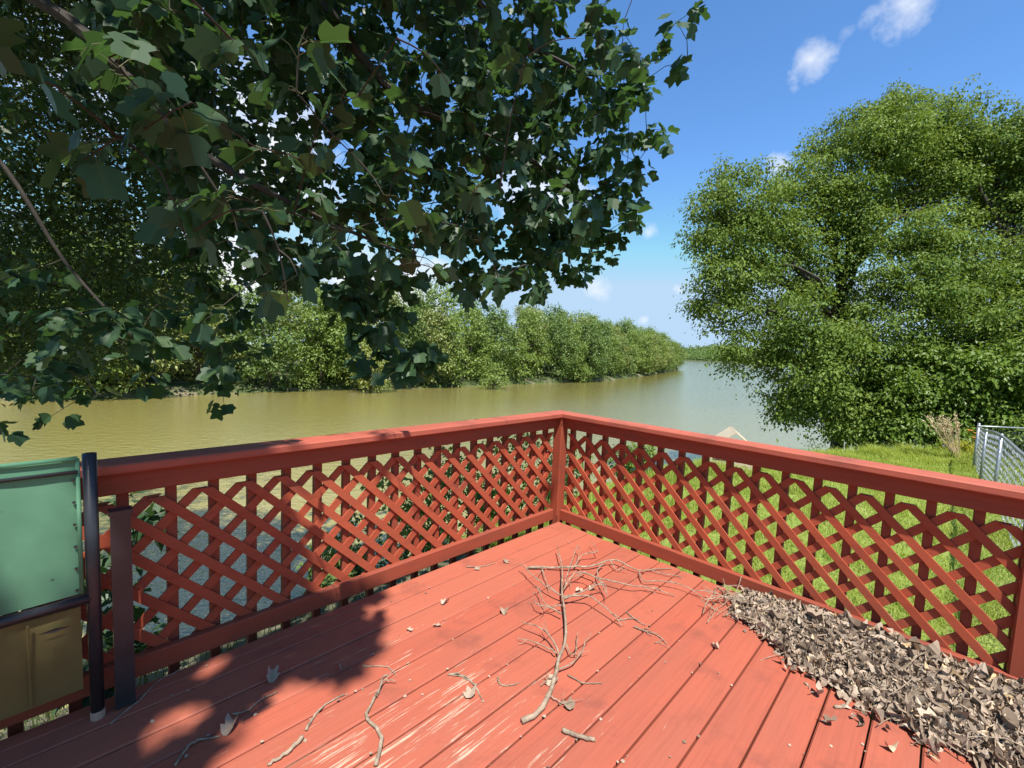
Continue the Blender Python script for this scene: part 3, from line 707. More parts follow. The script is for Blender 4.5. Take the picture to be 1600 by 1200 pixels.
lp = cloth('lower_sling', .035, 1.27, .13, .438, M_OLIVE, .02, 2, .0)
m = MB(); m.tube([(.16, .012, .14), (.16, .020, .43)], .004, 6); part('seam', m, M_OLIVE, lp)
m = MB(); m.add([(.06, .013, .385), (.10, .016, .379), (.14, .017, .388), (.10, .017, .393)], [[0, 1, 2, 3]]); part('torn_slit', m, M_BLACK, lp)
m = MB(); m.box(-.105, -.048, -.03, .012, .005, .75); m.box(-.11, -.043, -.034, .016, .75, .765); part('folded_leg', m, M_BLACK)

# ------------------------------------------------------------------ sticks and branches lying on the deck
def on_deck(pts, z): return np.array([at_z(x, y, 0) + (0, 0, zz_) for (x, y), zz_ in zip(pts, np.broadcast_to(z, len(pts)))])
def Z6(*p): return [(700 + x * .28125, 850 + y * .28125) for x, y in p]
def Z7(*p): return [(150 + x * .375, 950 + y * .375) for x, y in p]
def branch(label, stem, z, r0_, r1_, twigs, name='fallen_branch', n=22):
    P = smooth_path(on_deck(stem, z), n); base = P[0].copy(); base[2] = 0
    e = empty(name, tuple(base), label, 'branch')
    P = P + np.r_[np.zeros((1, 3)), rng.normal(0, .0018, (n - 2, 3)), np.zeros((1, 3))]
    rad = np.linspace(r0_, r1_, n) * (1 + .10 * rng.normal(0, 1, n).clip(-1.5, 1.5)); P[:, 2] = np.maximum(P[:, 2], rad * .9)
    rad = rad * .85; m = MB(); m.tube(P - base, rad, 8); obj('stem', m.mesh('stem'), M_STICK, e, smooth=True)
    for tw_, tz, r_ in twigs:
        Q = smooth_path(on_deck(tw_, tz), 10); Q += np.r_[np.zeros((1, 3)), rng.normal(0, .0025, (8, 3)), np.zeros((1, 3))]
        Q[:, 2] = np.maximum(Q[:, 2], .003); m = MB(); m.tube(Q - base, np.linspace(r_, r_ * .4, 10), 5)
        for _ in range(2 if len(tw_) > 2 else 1):                 # side shoots
            i = rng.integers(3, 8); d = unit(Q[i + 1] - Q[i] + rng.normal(0, .012, 3)); q = Q[i] + d * rng.uniform(.03, .09); q[2] = max(q[2], .004)
            m.tube(limb(Q[i], q, .2, 4) - base, np.linspace(r_ * .5, r_ * .25, 4), 4)
        obj('twig', m.mesh('twig'), M_STICK, e)
    return e
rng = np.random.default_rng(21)
branch('long bare dead branch with many twigs lying in the middle of the deck',
       Z6((410, 1000), (480, 965), (540, 900), (590, 780), (615, 660), (650, 560), (645, 400), (630, 300), (630, 170), (605, 60)),
       [.012, .013, .015, .02, .03, .035, .04, .05, .05, .06], .0135, .0035,
       [(Z6((615, 650), (560, 560), (490, 520), (405, 480)), [.03, .05, .06, .05], .005), (Z6((600, 640), (520, 590), (385, 545)), [.03, .03, .02], .004),
        (Z6((630, 430), (560, 400), (500, 400), (465, 345)), [.04, .05, .06, .05], .0045), (Z6((630, 330), (560, 300), (480, 240), (395, 160)), [.05, .06, .07, .06], .005),
        (Z6((640, 350), (740, 330), (860, 290), (880, 345)), [.05, .07, .08, .06], .005), (Z6((640, 340), (770, 350), (870, 410), (965, 468)), [.05, .07, .06, .015], .0055),
        (Z6((640, 300), (700, 230), (800, 260), (870, 300)), [.05, .08, .09, .07], .004), (Z6((630, 380), (540, 390), (500, 300), (475, 280)), [.04, .05, .06, .05], .0035),
        (Z6((615, 720), (690, 690), (750, 620), (760, 570)), [.02, .03, .04, .04], .004), (Z6((655, 590), (700, 640), (720, 520)), [.03, .02, .03], .0035),
        (Z6((650, 270), (670, 190), (720, 60), (720, 120)), [.05, .07, .07, .05], .0035), (Z6((590, 760), (560, 775), (515, 798)), [.02, .02, .01], .004),
        (Z6((570, 860), (620, 890), (700, 915)), [.012, .012, .006], .003)])
branch('pale forked dead branch lying across the deck behind the longer branch',
       Z6((440, 140), (540, 145), (640, 152), (720, 150), (800, 146), (920, 122), (1000, 150), (1070, 165), (1150, 150), (1245, 143)),
       [.012, .02, .03, .03, .03, .045, .035, .02, .015, .01], .0095, .003,
       [(Z6((520, 145), (530, 190), (560, 275)), [.02, .03, .01], .0045), (Z6((860, 140), (825, 190), (850, 260), (880, 310)), [.03, .05, .05, .03], .005),
        (Z6((700, 150), (740, 100), (830, 90), (790, 20)), [.03, .05, .06, .05], .0045), (Z6((740, 190), (850, 235), (1000, 270), (1120, 270), (1260, 295)), [.04, .05, .05, .03, .01], .0055),
        (Z6((1060, 170), (1080, 230), (1180, 240), (1320, 270), (1445, 330)), [.02, .03, .04, .04, .01], .0045), (Z6((1120, 155), (1200, 180), (1300, 195)), [.015, .02, .01], .0035),
        (Z6((900, 125), (940, 160), (980, 140)), [.04, .02, .03], .004), (Z6((760, 180), (700, 220), (660, 225)), [.03, .04, .03], .004)])
singles = [
    ('crooked forked stick lying on the scraped boards near the front', Z7((1165, 665), (1190, 560), (1150, 490), (1125, 465), (1150, 400), (1185, 350), (1190, 300), (1215, 288)), .009, .004, [(Z7((1165, 385), (1200, 325), (1250, 320)), .02, .004)]),
    ('thin grey stick lying left of the crooked forked stick', Z7((875, 515), (905, 460), (935, 425), (990, 385), (1035, 365)), .006, .003, []),
    ('thin curved twig above the crooked forked stick', Z7((1110, 245), (1170, 245), (1220, 250), (1250, 290)), .004, .002, []),
    ('thin arched twig right of the crooked forked stick', Z7((1465, 280), (1530, 290), (1575, 325), (1600, 370)), .0035, .002, []),
    ('pale twig lying in the leaf shadow on the left boards', Z7((570, 445), (630, 435), (680, 390), (760, 352)), .0055, .002, []),
    ('long thin stem lying in deep shade beside the chair', Z7((60, 487), (190, 380), (255, 310), (330, 270), (420, 215)), .0035, .002, []),
    ('forked dry stem at the front left edge of the shade', Z7((330, 662), (370, 600), (420, 560), (520, 540)), .006, .003, []),
    ('short thick pale piece of stick near the bottom of the photo', Z6((640, 1045), (690, 1070), (750, 1088), (815, 1097)), .010, .008, []),
    ('long flaking strip of bark at the bottom of the deck', Z7((860, 548), (800, 610), (715, 662)), .010, .005, []),
    ('small bent twig right of the long branch', Z6((665, 730), (750, 775), (855, 778)), .004, .002, []),
    ('short branched twig between the long branch and the leaf pile', Z6((990, 380), (1050, 430), (1095, 455)), .004, .002, [(Z6((940, 432), (1010, 420), (1060, 430)), .006, .003)]),
    ('branched twig lying right of the long branch tips', Z6((1030, 465), (1095, 488), (1160, 510), (1215, 560)), .005, .002, [(Z6((1095, 488), (1130, 520)), .006, .003), (Z6((1150, 555), (1200, 540)), .006, .003)]),
    ('small hooked twig at the left of the middle boards', Z6((275, 745), (290, 785), (350, 790), (395, 775)), .0045, .002, []),
    ('slim straight twig on the boards by the left railing', Z6((100, 130), (180, 130), (262, 112)), .0045, .002, []),
    ('thin curved twig lying next to a tan leaf', Z6((0, 728), (80, 735), (150, 790), (195, 880)), .0045, .002, []),
    ('twig leaning out of the leaf pile by the right railing', [(1388, 1005), (1392, 985), (1396, 972), (1391, 960)], .005, .002, []),
    ('stick poking out below the leaf pile', [(1305, 1108), (1322, 1104), (1329, 1090), (1328, 1083)], .007, .006, []),
    ('long thin twig lying below the leaf pile', [(1355, 1100), (1385, 1115), (1410, 1133), (1445, 1148)], .004, .002, []),
    ('curved twig at the lower edge of the leaf pile', [(1455, 1145), (1475, 1160), (1490, 1170), (1499, 1180)], .004, .002, []),
    ('short twigs reaching from the pointed end of the leaf pile', [(1115, 935), (1120, 918), (1140, 935), (1180, 948)], .004, .002, [([(1130, 965), (1160, 958), (1200, 962)], .01, .003), ([(1105, 975), (1112, 965), (1120, 950)], .01, .003)]),
]
for lab, pts, ra, rb, tws in singles: branch(lab, pts, ra, ra, rb, [(a, b, c) for a, b, c in tws], 'stick', 14)

# ------------------------------------------------------------------ dry leaves
def dry_leaf_v(n, L_, curl):
    """n curled dead leaves as 3x5 grids in local space"""
    s = np.linspace(0, 1, 5); w = np.array([.05, .34, .42, .28, .03]); t = np.array([-1, 0, 1.])
    X = np.broadcast_to((s[:, None] - .5), (5, 3)); Y = w[:, None] * t[None]
    V = np.zeros((n, 5, 3, 3)); c1 = rng.uniform(-1, 1, n) * curl; c2 = rng.uniform(-.2, 1, n) * curl
    V[..., 0] = X * L_[:, None, None]; V[..., 1] = Y * L_[:, None, None]
    V[..., 2] = (c1[:, None, None] * X ** 2 * 2.2 + c2[:, None, None] * np.abs(Y) * 1.1) * L_[:, None, None] + rng.normal(0, .03, (n, 5, 3)) * L_[:, None, None]
    return V.reshape(n, 15, 3)
GF = np.array([[i * 3 + j, (i + 1) * 3 + j, (i + 1) * 3 + j + 1, i * 3 + j + 1] for i in range(4) for j in range(2)])
def rotz_tilt(V, tilt):
    n = len(V); a = rng.uniform(0, 6.28, n); b = rng.normal(0, tilt, n); c = rng.normal(0, tilt, n)
    ca, sa, cb, sb, cc, sc_ = np.cos(a), np.sin(a), np.cos(b), np.sin(b), np.cos(c), np.sin(c)
    x, y, z = V[..., 0], V[..., 1], V[..., 2]
    y, z = y * cb[:, None] - z * sb[:, None], y * sb[:, None] + z * cb[:, None]
    x, z = x * cc[:, None] + z * sc_[:, None], -x * sc_[:, None] + z * cc[:, None]
    x, y = x * ca[:, None] - y * sa[:, None], x * sa[:, None] + y * ca[:, None]
    return np.stack([x, y, z], -1)
td = NT('dead_leaf'); a_ = td.n('ShaderNodeAttribute', attribute_name='tone').outputs['Fac']
cr_ = td.n('ShaderNodeValToRGB', {0: a_}); el = cr_.color_ramp.elements; el[0].position = 0; el[0].color = (.11, .075, .05, 1); el[1].position = 1; el[1].color = (.62, .44, .24, 1)
e_ = el.new(.35); e_.color = (.36, .275, .20, 1); e_ = el.new(.8); e_.color = (.56, .46, .36, 1)
dn = td.noise(td.coord('Object'), 60, 3)
M_DEAD = td.done(td.bsdf(td.mix(td.math('MULTIPLY', dn, .4), cr_.outputs[0], (.12, .08, .06)), .85, None, .25))
inner_px = [(1150, 962), (1195, 995), (1240, 1042), (1290, 1072), (1340, 1098), (1400, 1132), (1470, 1168), (1560, 1205), (1700, 1262)]
iu, iv = UV(np.array([at_z(x, y, 0) for x, y in inner_px])); o_ = np.argsort(iv); iu, iv = iu[o_], iv[o_]
v0, v1 = iv[0] - .03, 3.6
n = 15000; v = v0 + (v1 - v0) * rng.random(n) ** .9; ui = np.interp(v, iv, iu); s = rng.random(n) ** .85; s = np.where(rng.random(n) < .03, s * 1.25, s); u = .006 + s * (ui - .006) * rng.uniform(.85, 1.05, n)
hm = .075 * np.clip((v - v0) / .35, .12, 1) * np.clip(1 - s, 0, 1) ** .55
L_ = rng.uniform(.022, .058, n) * (1 + .5 * (rng.random(n) < .08)); V = rotz_tilt(dry_leaf_v(n, L_, 1.5) * (1, .66, 1), .6)
ctr = np.array([W(a, b, 0) for a, b in zip(u, v)]); ctr[:, 2] = .008 + hm * rng.uniform(.55, 1.0, n) + rng.random(n) * .012
V = V + ctr[:, None]; V[..., 2] = np.maximum(V[..., 2], .002)
Fq = (GF[None] + (np.arange(n) * 15)[:, None, None]).reshape(-1, 4)
tone = np.repeat(np.where(rng.random(n) < .05, rng.uniform(.85, 1, n), rng.beta(2, 2.2, n) * .8), 15)
nu, nv_ = 14, 60; vs = np.linspace(v0 + .05, v1, nv_); mound = []
for b in vs:
    um = np.interp(b, iv, iu) * .93
    for k in range(nu):
        s_ = k / (nu - 1); p_ = W(.012 + s_ * (um - .012), b, .003 + .062 * np.clip((b - v0) / .35, .1, 1) * (1 - s_) ** .55 * rng.uniform(.8, 1.05)); mound.append(p_)
i, j = np.meshgrid(np.arange(nv_ - 1), np.arange(nu - 1), indexing='ij'); q = (i * nu + j).ravel()
Vm = np.array(mound); Fm = np.stack([q, q + 1, q + nu + 1, q + nu], -1)
me = np_mesh('leaf_litter', np.concatenate([V.reshape(-1, 3), Vm]), np.concatenate([Fq, Fm + n * 15]), np.concatenate([tone, np.full(len(Vm), .08)]))
obj('leaf_litter', me, M_DEAD, label='long drift of dry brown leaves piled along the right railing', cat='leaf litter', kind='stuff')
n = 420; tv = MB()
for k in range(150):                                           # fine twigs mixed into the drift
    b = v0 - .06 + rng.random() ** 2.2 * 2.6; um = np.interp(b, iv, iu); a = um * rng.uniform(.15, 1.12); z = .01 + .07 * np.clip((b - v0) / .35, .1, 1) * max(0, 1 - a / max(um, .01)) ** .55
    p_ = W(a, b, z + .012); d = rng.normal(0, 1, 3) * (1, 1, .12); d = unit(d) * rng.uniform(.05, .16); tv.tube(limb(p_ - d, p_ + d, .2, 5) * (1, 1, 1) , rng.uniform(.0012, .0028), 4)
obj('litter_twigs', tv.mesh('litter_twigs'), M_STICK, label='fine dry twigs tangled in the drift of brown leaves', cat='twigs', kind='stuff')
spots = [((360, 1137), .065, 'grey crumpled dead leaf at the edge of the shade, front left'), ((735, 1085), .055, 'tan curled leaf by the thin arched twig'), ((790, 878), .045, 'small pale dead flower on the boards near the left railing'),
         ((695, 943), .04, 'yellowish leaf scrap on the middle left boards'), ((788, 957), .045, 'pale leaf curl left of the long branch'), ((905, 925), .04, 'pale leaf caught among the twigs of the long branch'),
         ((925, 922), .035, 'small pale leaf right beside the leaf caught in the twigs'), ((1323, 1072), .085, 'large pale leaf at the lower edge of the leaf pile'), ((1298, 1135), .05, 'pale forked leaf scrap on the boards below the leaf pile'),
         ((1452, 1140), .06, 'pale leaf bunch lying on a board joint below the leaf pile'), ((1117, 1012), .03, 'yellow leaf scrap on the boards left of the leaf pile'), ((864, 1068), .05, 'pale leaf against the thick end of the long branch'),
         ((424, 1060), .05, 'upright tan leaf tuft in the shade'), ((683, 980), .035, 'tan leaf tuft on the boards above the worn paint'), ((890, 1104), .05, 'withered brown leaf cluster right of the long branch foot'),
         ((640, 985), .03, 'tiny curled leaf right of the leaf shadow'), ((1270, 992), .07, 'tan leaf on top of the leaf pile near its pointed end'), ((1385, 1018), .07, 'tan leaf on top of the leaf pile by the bottom board'), ((535, 1047), .035, 'tiny leaf chip near the curved twig'), ((745, 890), .03, 'small leaf scrap near the left railing')]
DL = [(0, 0), (.20, -.03), (.40, .09), (.56, .33), (.37, .50), (.45, .73), (.40, .98), (.17, .90), (0, .86)]
for (x, y), L0, lab in spots:
    V = []
    cu, cv, kx = rng.uniform(.5, 1.3), rng.uniform(-.5, .7), rng.uniform(.55, .85)
    for sgn in (1, -1):
        for q1, q2 in DL: V.append((sgn * q1 * kx, q2 - .45, cu * q1 * q1 * 1.6 * (1 if sgn > 0 else rng.uniform(.5, 1.2)) + cv * (q2 - .45) ** 2 + rng.normal(0, .02)))
    V = np.array(V); V[9] = V[0]; V[17] = V[8]; V = rotz_tilt(V[None] * L0 * 1.2, .2)[0]; P = at_z(x, y, .0); zb = V[:, 2].min(); dz = .002
    uq, vq = UV(P); um = np.interp(vq, iv, iu)
    if vq > v0 and uq < um: dz = .075 * min(1, (vq - v0) / .35) * max(0, 1 - uq / um) ** .55 + .015
    V[:, 2] -= zb; obj('dead_leaf', np_mesh('dead_leaf', V, np.array([[0, 1, 2, 3, 4, 5, 6, 7, 8], [17, 16, 15, 14, 13, 12, 11, 10, 9]]), np.full(18, rng.uniform(.25, .6))), M_DEAD, label=lab, cat='leaf', group='dead leaves on the deck', loc=(P[0], P[1], dz), smooth=True)
n = 170; px = rng.uniform(180, 1350, n); py = 830 + 400 * rng.random(n); ctr = np.array([at_z(x, y, 0) for x, y in zip(px, py)]); u, v = UV(ctr)
ctr = ctr[(u > .06) & (v > .06)]; uq, vq = UV(ctr); vq2 = .19 + .149 * np.round((vq - .19) / .149); snap = rng.random(len(vq)) < .6    # crumbs gather in the board gaps
ctr[snap] += np.r_[B_, 0] * (vq2 - vq + rng.normal(0, .006, len(vq)))[snap][:, None]; n = len(ctr)
V = rotz_tilt(dry_leaf_v(n, rng.uniform(.005, .016, n), .3), .12) + ctr[:, None] + np.array([0, 0, .003]); V[..., 2] = np.maximum(V[..., 2], .0012)
obj('leaf_crumbs', np_mesh('leaf_crumbs', V.reshape(-1, 3), (GF[None] + (np.arange(n) * 15)[:, None, None]).reshape(-1, 4), np.repeat(rng.uniform(.05, .6, n), 15)), M_DEAD, label='scattered crumbs of dry leaf on the deck boards', cat='leaf litter', kind='stuff')

# ------------------------------------------------------------------ poplar overhanging the deck
rng = np.random.default_rng(33)
HALF = [(0, 0), (.20, -.03), (.40, .09), (.56, .33), (.37, .50), (.45, .73), (.40, .98), (.17, .90), (0, .86)]
def poplar_leaf(fold, droop, seed):
    r_ = np.random.default_rng(seed); V = []
    for sgn in (1, -1):
        for x, y in HALF: V.append((sgn * x * (1 + r_.normal(0, .03)) if x else 0, y * (1 + r_.normal(0, .02)), abs(x) * fold - droop * y * y + r_.normal(0, .012)))
    V = np.array(V); V[9] = V[0]; V[17] = V[8]; return V
LEAF = [poplar_leaf(f_, d_, i) for i, (f_, d_) in enumerate([(.25, .10), (.1, .2), (.4, .05), (-.1, .15), (.2, .3), (.55, .12)])]
RIB = np.zeros(18); RIB[[0, 8, 9, 17]] = .5
LF = np.array([[0, 1, 2, 3, 4, 5, 6, 7, 8], [17, 16, 15, 14, 13, 12, 11, 10, 9]])
bx_y = [900, 940, 1000, 1045, 1060, 1100, 1160, 1200, 1300, 1600]; bx_x = [612, 605, 590, 560, 500, 420, 340, 260, 60, -500]
def shade_ok(P):
    """does a leaf at P throw its shadow where the photo has shadow?"""
    for T, rad in BEAMS:
        q_ = P - T; t_ = q_ @ SUN
        if t_ > 0 and np.linalg.norm(q_ - SUN * t_) < rad: return False
    Lp = P - SUN * (P[2] / SUN[2]); u, v = UV(Lp)
    if u > -.1 and v > -.02:
        if Lp[1] < .45: return Lp[0] < -1.1
        (x, y), dep = project(Lp)
        return x < np.interp(y, bx_y, bx_x)
    if u > -.2 and v > -.5: return u > 2.0 or rng.random() < .14
    Lq = P - SUN * ((P[2] + .9) / SUN[2]); u, v = UV(Lq)
    if u < -.1 and v > -1.2: return False
    return True
from math import inf
BEAMS = []
def in_poly(x, y, poly):
    c = False; n = len(poly)
    for i in range(n):
        x1, y1 = poly[i]; x2, y2 = poly[(i + 1) % n]
        if (y1 > y) != (y2 > y) and x < (x2 - x1) * (y - y1) / (y2 - y1) + x1: c = not c
    return c
def sample_poly(poly, n, dr, pw=1.0):
    xs, ys = [p[0] for p in poly], [p[1] for p in poly]; out = []; tries = 0
    while len(out) < n and tries < n * 40:
        tries += 1; x, y = rng.uniform(min(xs), max(xs)), rng.uniform(min(ys), max(ys))
        if not in_poly(x, y, poly): continue
        d = dr[0] + (dr[1] - dr[0]) * rng.random() ** pw; P = at_depth(x, y, d)
        if P[2] > -.3 and shade_ok(P): out.append(P)
    return out
def on_chair(x, y):
    v_ = ray(x, y); n_ = np.r_[B_, 0]; c_ = W(0, .13); o_ = np.array([0, 0, HC]); return o_ + v_ * (((c_ - o_) @ n_) / (v_ @ n_))
for x, y, rad in [(112, 722, .13), (105, 785, .17), (22, 828, .15), (30, 985, .11)]: BEAMS.append((on_chair(x, y), rad))
for x, y, rad in [(334, 1042, .10), (336, 1092, .085), (450, 1089, .10), (250, 1137, .11)]: BEAMS.append((at_z(x, y, 0), rad))
tips = []
SH = [(160, 1090), (400, 985), (585, 948), (590, 990), (545, 1035), (470, 1065), (400, 1110), (320, 1170), (240, 1215), (0, 1300), (0, 1120)]
while len(tips) < 480:                                         # boughs that shade the left end of the deck, the chair and the railing
    k_ = rng.random()
    if k_ < .62:
        x, y = rng.uniform(0, 600), rng.uniform(945, 1290)
        if not in_poly(x, y, SH): continue
        T = at_z(x, y, 0)
    elif k_ < .82: T = W(rng.uniform(2.1, 3.1), -.05, rng.uniform(0, .9))
    else: T = W(rng.uniform(2.75, 4.2), .13, rng.uniform(.1, 1.))
    P = T + SUN * rng.uniform(1.8, 9.)
    (qx, qy), dq = project(P)
    seen = dq > 0 and -80 < qx < 1680 and -80 < qy < 1280
    if np.linalg.norm(P - (0, 0, HC)) > (2.5 if seen else 1.6) and shade_ok(P): tips.append(P)
M1 = [(180, -160), (870, -160), (965, 25), (1040, 130), (1032, 230), (1015, 310), (980, 400), (890, 450), (840, 480), (760, 490), (690, 455), (560, 440), (440, 460), (340, 455), (290, 420), (240, 300), (180, 100)]
M1b = [(60, -160), (720, -160), (760, 100), (700, 330), (620, 420), (440, 450), (300, 400), (230, 250)]
tips += sample_poly(M1, 620, (3.3, 5.8)); tips += sample_poly(M1b, 420, (3.0, 6.2))
tips += sample_poly([(740, 60), (960, 60), (1025, 140), (1020, 230), (1000, 330), (960, 410), (850, 470), (700, 440), (700, 250)], 210, (4.2, 5.8))
tips += sample_poly([(520, 440), (640, 450), (680, 540), (655, 590), (560, 585), (535, 560)], 46, (3.4, 4.8))
tips += sample_poly([(-150, 380), (340, 440), (330, 520), (365, 590), (360, 640), (260, 645), (170, 610), (80, 670), (40, 695), (-150, 720)], 80, (3.0, 5.2))
tips += sample_poly([(330, 440), (430, 470), (420, 560), (340, 600)], 14, (3.6, 5.0))
near = [(640, 240), (600, 305), (545, 360), (745, 290), (742, 380), (700, 350), (465, 430), (410, 330), (375, 390), (520, 375), (340, 300), (290, 370), (500, 190), (420, 130), (250, 80), (560, 150), (170, 90),
        (680, 420), (450, 470), (610, 420), (700, 130), (620, 60), (360, 60), (480, 40), (230, 200), (130, 250), (820, 90), (900, 60), (780, 440), (560, 250), (300, 160), (660, 330), (780, 300), (400, 230)]
for x, y in near:
    for d in (1.55, 1.75, 2.0, 2.3, 2.7, 3.1, 3.6):
        P = at_depth(x, y, d * rng.uniform(.93, 1.07))
        if shade_ok(P): tips.append(P); break
for _ in range(9000):                                          # the rest of the crown, above and to the left
    P = np.array([rng.uniform(-8, 2.5), rng.uniform(-3.5, 7), rng.uniform(3.4, 8.5)])
    if ((P[0] + 3.5) / 5.5) ** 2 + ((P[1] - 2.6) / 5) ** 2 + ((P[2] - 5.0) / 3.8) ** 2 > 1: continue
    if len(tips) > 2900: break
    if shade_ok(P): tips.append(P)
n_low = len(tips)
while len(tips) < n_low + 900:                                 # high crown, out of the frame, that shades the bank and the near water
    P = np.array([-3.6, 4.6, 9.5]) + unit(rng.normal(0, 1, 3)) * rng.random() ** .4 * (5.2, 4.2, 3.6)
    if P[2] - HC > .95 * P[1] and shade_ok(P): tips.append(P)
tips = np.array(tips)
pop_base = np.array([-6.2, 3.6, 0.]); pop_base[2] = gz(pop_base)
pop = empty('poplar_tree', tuple(pop_base), 'overhanging tulip poplar with broad dark lobed leaves filling the upper left', 'tree')
wood = MB(); tr_p = smooth_path([(-6.2, 3.6, pop_base[2] - .4), (-6.1, 3.55, 2.), (-5.9, 3.5, 5.), (-5.6, 3.4, 9.), (-5., 3.8, 13.)], 14)
trunk = MB(); trunk.tube(tr_p - pop_base, np.linspace(.24, .07, 14), 12); obj('trunk', trunk.mesh('trunk'), M_BARK, pop, smooth=True)
limbs = [[(-5.95, 3.5, 4.6), at_depth(60, 0, 3.1), at_depth(290, 220, 3.2), at_depth(480, 330, 3.4), at_depth(640, 400, 3.8)],
         [(-5.8, 3.5, 5.8), at_depth(300, -200, 3.4), at_depth(600, 130, 3.8), at_depth(730, 200, 4.1), at_depth(820, 240, 4.3), at_depth(900, 320, 4.5)],
         [(-5.7, 3.4, 6.8), at_depth(500, -330, 3.6), at_depth(760, 20, 4.2), at_depth(900, 110, 4.5), at_depth(980, 170, 4.6)],
         [(-6.0, 3.55, 3.2), at_depth(-60, 200, 3.4), at_depth(110, 420, 3.6), at_depth(240, 560, 3.8)],
         [(-5.6, 3.4, 7.4), (-4., 1.6, 7.2), (-2., .3, 6.4), (-.8, -.4, 5.6)], [(-5.9, 3.5, 5.2), (-4.4, 1.5, 5.2), (-3.2, .2, 4.6)], [(-5.7, 3.4, 7.), (-3.6, 4.5, 7.6), (-1.5, 5., 7.2)], [(-5.5, 3.5, 9.5), (-3.5, 5., 10), (-1., 5.5, 10.5)], [(-5.2, 3.7, 11.5), (-3.6, 4.8, 12.), (-2.2, 5., 12.4)], [(-5.6, 3.4, 8.5), (-6.5, 5.5, 9.5), (-7., 7, 10)]]
nodes = []
for li, L_ in enumerate(limbs):
    Q = smooth_path(np.array(L_, float), 26); wood.tube(Q - pop_base, np.linspace(.022 if li == 3 else .055, .007, 26), 7); nodes.append(Q)
nodes = np.concatenate(nodes); rem = tips.copy(); dirs = {}
dist = np.array([np.linalg.norm(nodes - t, axis=1).min() for t in tips]); order = np.argsort(dist); NB = [nodes]
allN = np.zeros((len(nodes) + len(tips) * 2, 3)); allN[:len(nodes)] = nodes; cnt = len(nodes); tdir = np.zeros_like(tips)
for i in order:
    t = tips[i]; d2 = ((allN[:cnt] - t) ** 2).sum(1); k = int(d2.argmin()); a = allN[k]; Lw = math.sqrt(d2[k])
    mid = (a + t) / 2 + np.array([0, 0, .08 * Lw]) + rng.normal(0, .06 * Lw, 3)
    Q = smooth_path([a, mid, t], 5); wood.tube(Q - pop_base, np.linspace(min(.003 + .004 * Lw, .010), .002, 5), 4, False)
    tdir[i] = unit(t - mid); allN[cnt] = mid; allN[cnt + 1] = t; cnt += 2
LP, LD, LN_, LL, PB = [], [], [], [], []
for t, d in zip(tips, tdir):
    for k in range(rng.integers(5, 9)):
        a = rng.uniform(0, 6.28); pd = unit(d * .5 + np.array([math.cos(a), math.sin(a), rng.uniform(-.5, .5)]))
        st = t - d * rng.uniform(0, .14); b = st + pd * rng.uniform(.05, .11)
        dd = unit(pd * .8 + np.array([0, 0, rng.uniform(-1.3, -.1)]) + rng.normal(0, .25, 3)); nn_ = unit(np.array([0, 0, 1.]) + pd * .7 + rng.normal(0, .4, 3))
        if not shade_ok(b + dd * .06): continue
        LP.append(b); LD.append(dd); LN_.append(nn_); LL.append(rng.uniform(.08, .145) * (1.6 if t[2] > 6.5 else .85 if t[1] < 2.6 else 1)); PB.append(st)
LP, LD, LN_, LL, PB = map(np.array, (LP, LD, LN_, LL, PB))
S = unit(np.cross(LD, LN_)); NNn = np.cross(S, LD); n = len(LP)
var = rng.integers(0, len(LEAF), n); LV = np.array(LEAF)[var]
Vw = LP[:, None] + (LV[..., 0:1] * S[:, None] + LV[..., 1:2] * LD[:, None] + LV[..., 2:3] * NNn[:, None]) * LL[:, None, None] - pop_base
tone = np.clip(rng.beta(1.4, 2.6, n), 0, 1)
px_, dep = project(LP + LD * LL[:, None] * .5); vis = (dep > .3) & (px_[:, 0] > 0) & (px_[:, 0] < 1600) & (px_[:, 1] > 0) & (px_[:, 1] < 1200)
score = np.where(vis, LL / np.maximum(dep, .3), 0); big = np.argsort(-score)[:300]; isb = np.zeros(n, bool); isb[big] = True
rest = ~isb; F0 = np.concatenate([LF[0][None] + (np.arange(rest.sum()) * 18)[:, None], LF[1][None] + (np.arange(rest.sum()) * 18)[:, None]])
obj('foliage', np_mesh('foliage', Vw[rest].reshape(-1, 3), F0, (tone[rest][:, None] + RIB[None]).ravel()), M_POP, pop, kind='stuff', smooth=True)
lm = {}
for v_i in range(len(LEAF)):
    for tq in range(4): lm[v_i, tq] = np_mesh('leaf', LEAF[v_i], LF, (tq + .3) / 4 + RIB); lm[v_i, tq].materials.append(M_POP); lm[v_i, tq].polygons.foreach_set('use_smooth', np.ones(2, dtype=bool))
for i in big:
    o = obj('leaf', lm[int(var[i]), min(3, int(tone[i] * 4))], None, pop)
    mtx = Matrix([[S[i][k] * LL[i], LD[i][k] * LL[i], NNn[i][k] * LL[i], LP[i][k] - pop_base[k]] for k in range(3)] + [[0, 0, 0, 1]])
    o.matrix_local = mtx
pet = MB()
for i in range(n):
    if dep[i] > 3.2 or not vis[i]: continue
    m_ = (PB[i] + LP[i]) / 2 + np.array([0, 0, .012]); pet.tube(np.array([PB[i], m_, LP[i], LP[i] + LD[i] * LL[i] * .5]) - pop_base, [.0016, .0014, .0013, .0006], 3, False)
obj('petiole', pet.mesh('petioles'), M_TWIG, pop, kind='stuff'); obj('branch', wood.mesh('branches'), M_BARK, pop)

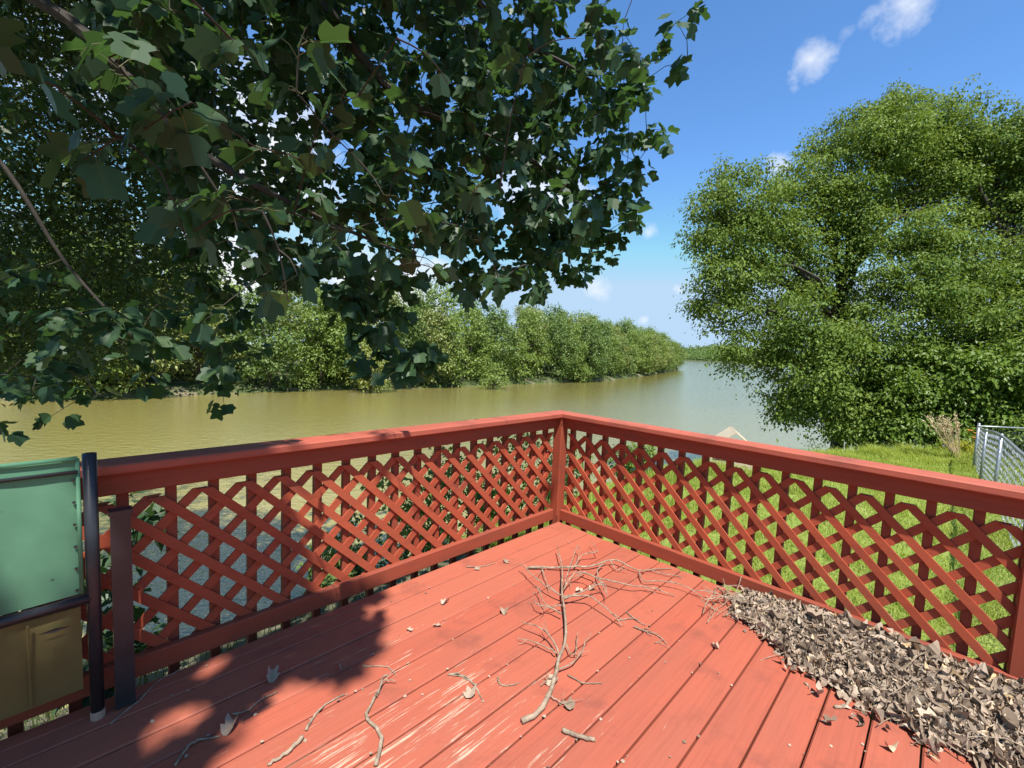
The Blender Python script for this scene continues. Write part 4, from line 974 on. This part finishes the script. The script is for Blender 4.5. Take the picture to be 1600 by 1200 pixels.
# ------------------------------------------------------------------ small-leaved tree behind it on the left
rng = np.random.default_rng(44)
sb = np.array([-13.5, 8.5, 0.]); sb[2] = max(gz(sb), WATER - .5)
st_ = empty('willow_oak', tuple(sb), 'small-leaved dark tree behind the poplar at the left edge', 'tree')
polyS = [(-160, -150), (230, -150), (330, 130), (345, 300), (330, 430), (250, 540), (180, 565), (60, 600), (-160, 620)]
pts = []
while len(pts) < 1500:
    x, y = rng.uniform(-160, 360), rng.uniform(-150, 660)
    if in_poly(x, y, polyS): pts.append(at_depth(x, y, rng.uniform(5.6, 9)))
while len(pts) < 1850:
    P = np.array([-13, 8.5, 7.]) + rng.normal(0, 1, 3) * (2.5, 2.2, 2.5); pts.append(P)
pts = np.array(pts); m = MB(); tp = smooth_path([sb - (0, 0, .5), sb + (.4, 0, 5), sb + (.8, -.2, 11)], 12); tk = MB(); tk.tube(tp - sb, np.linspace(.22, .05, 12), 10); obj('trunk', tk.mesh('trunk'), M_BARK, st_, smooth=True)
nodes = [tp]
for L_ in [[tp[8], at_depth(-40, -60, 8), at_depth(110, 60, 7.5), at_depth(140, 200, 7.4), at_depth(155, 380, 7.4)], [tp[7], at_depth(-60, 150, 8.2), at_depth(100, 250, 8), at_depth(250, 330, 8)], [tp[5], at_depth(-50, 400, 8.2), at_depth(120, 470, 8), at_depth(230, 500, 8)],
           [tp[10], at_depth(60, -140, 8), at_depth(220, 60, 7.8), at_depth(260, 200, 7.6)], [tp[4], at_depth(-60, 520, 7.6), at_depth(60, 590, 7.4)]]:
    Q = smooth_path(np.array(L_, float), 24); m.tube(Q - sb, np.linspace(.06, .008, 24), 6); nodes.append(Q)
nodes = np.concatenate(nodes); al = np.zeros((len(nodes) + 2 * len(pts), 3)); al[:len(nodes)] = nodes; c_ = len(nodes)
for i in np.argsort([np.linalg.norm(nodes - t, axis=1).min() for t in pts]):
    t = pts[i]; d2 = ((al[:c_] - t) ** 2).sum(1); k = d2.argmin(); mid = (al[k] + t) / 2 + rng.normal(0, .05 * math.sqrt(d2[k]), 3)
    m.tube(smooth_path([al[k], mid, t], 4) - sb, np.linspace(.009, .003, 4), 4, False); al[c_] = mid; al[c_ + 1] = t; c_ += 2
obj('branch', m.mesh('branches'), M_BARK, st_)
V, Fq, t = sprays(pts - sb, 42, .34, .088, .35, .6); obj('crown', np_mesh('crown', V, Fq, t), M_SMALL, st_)
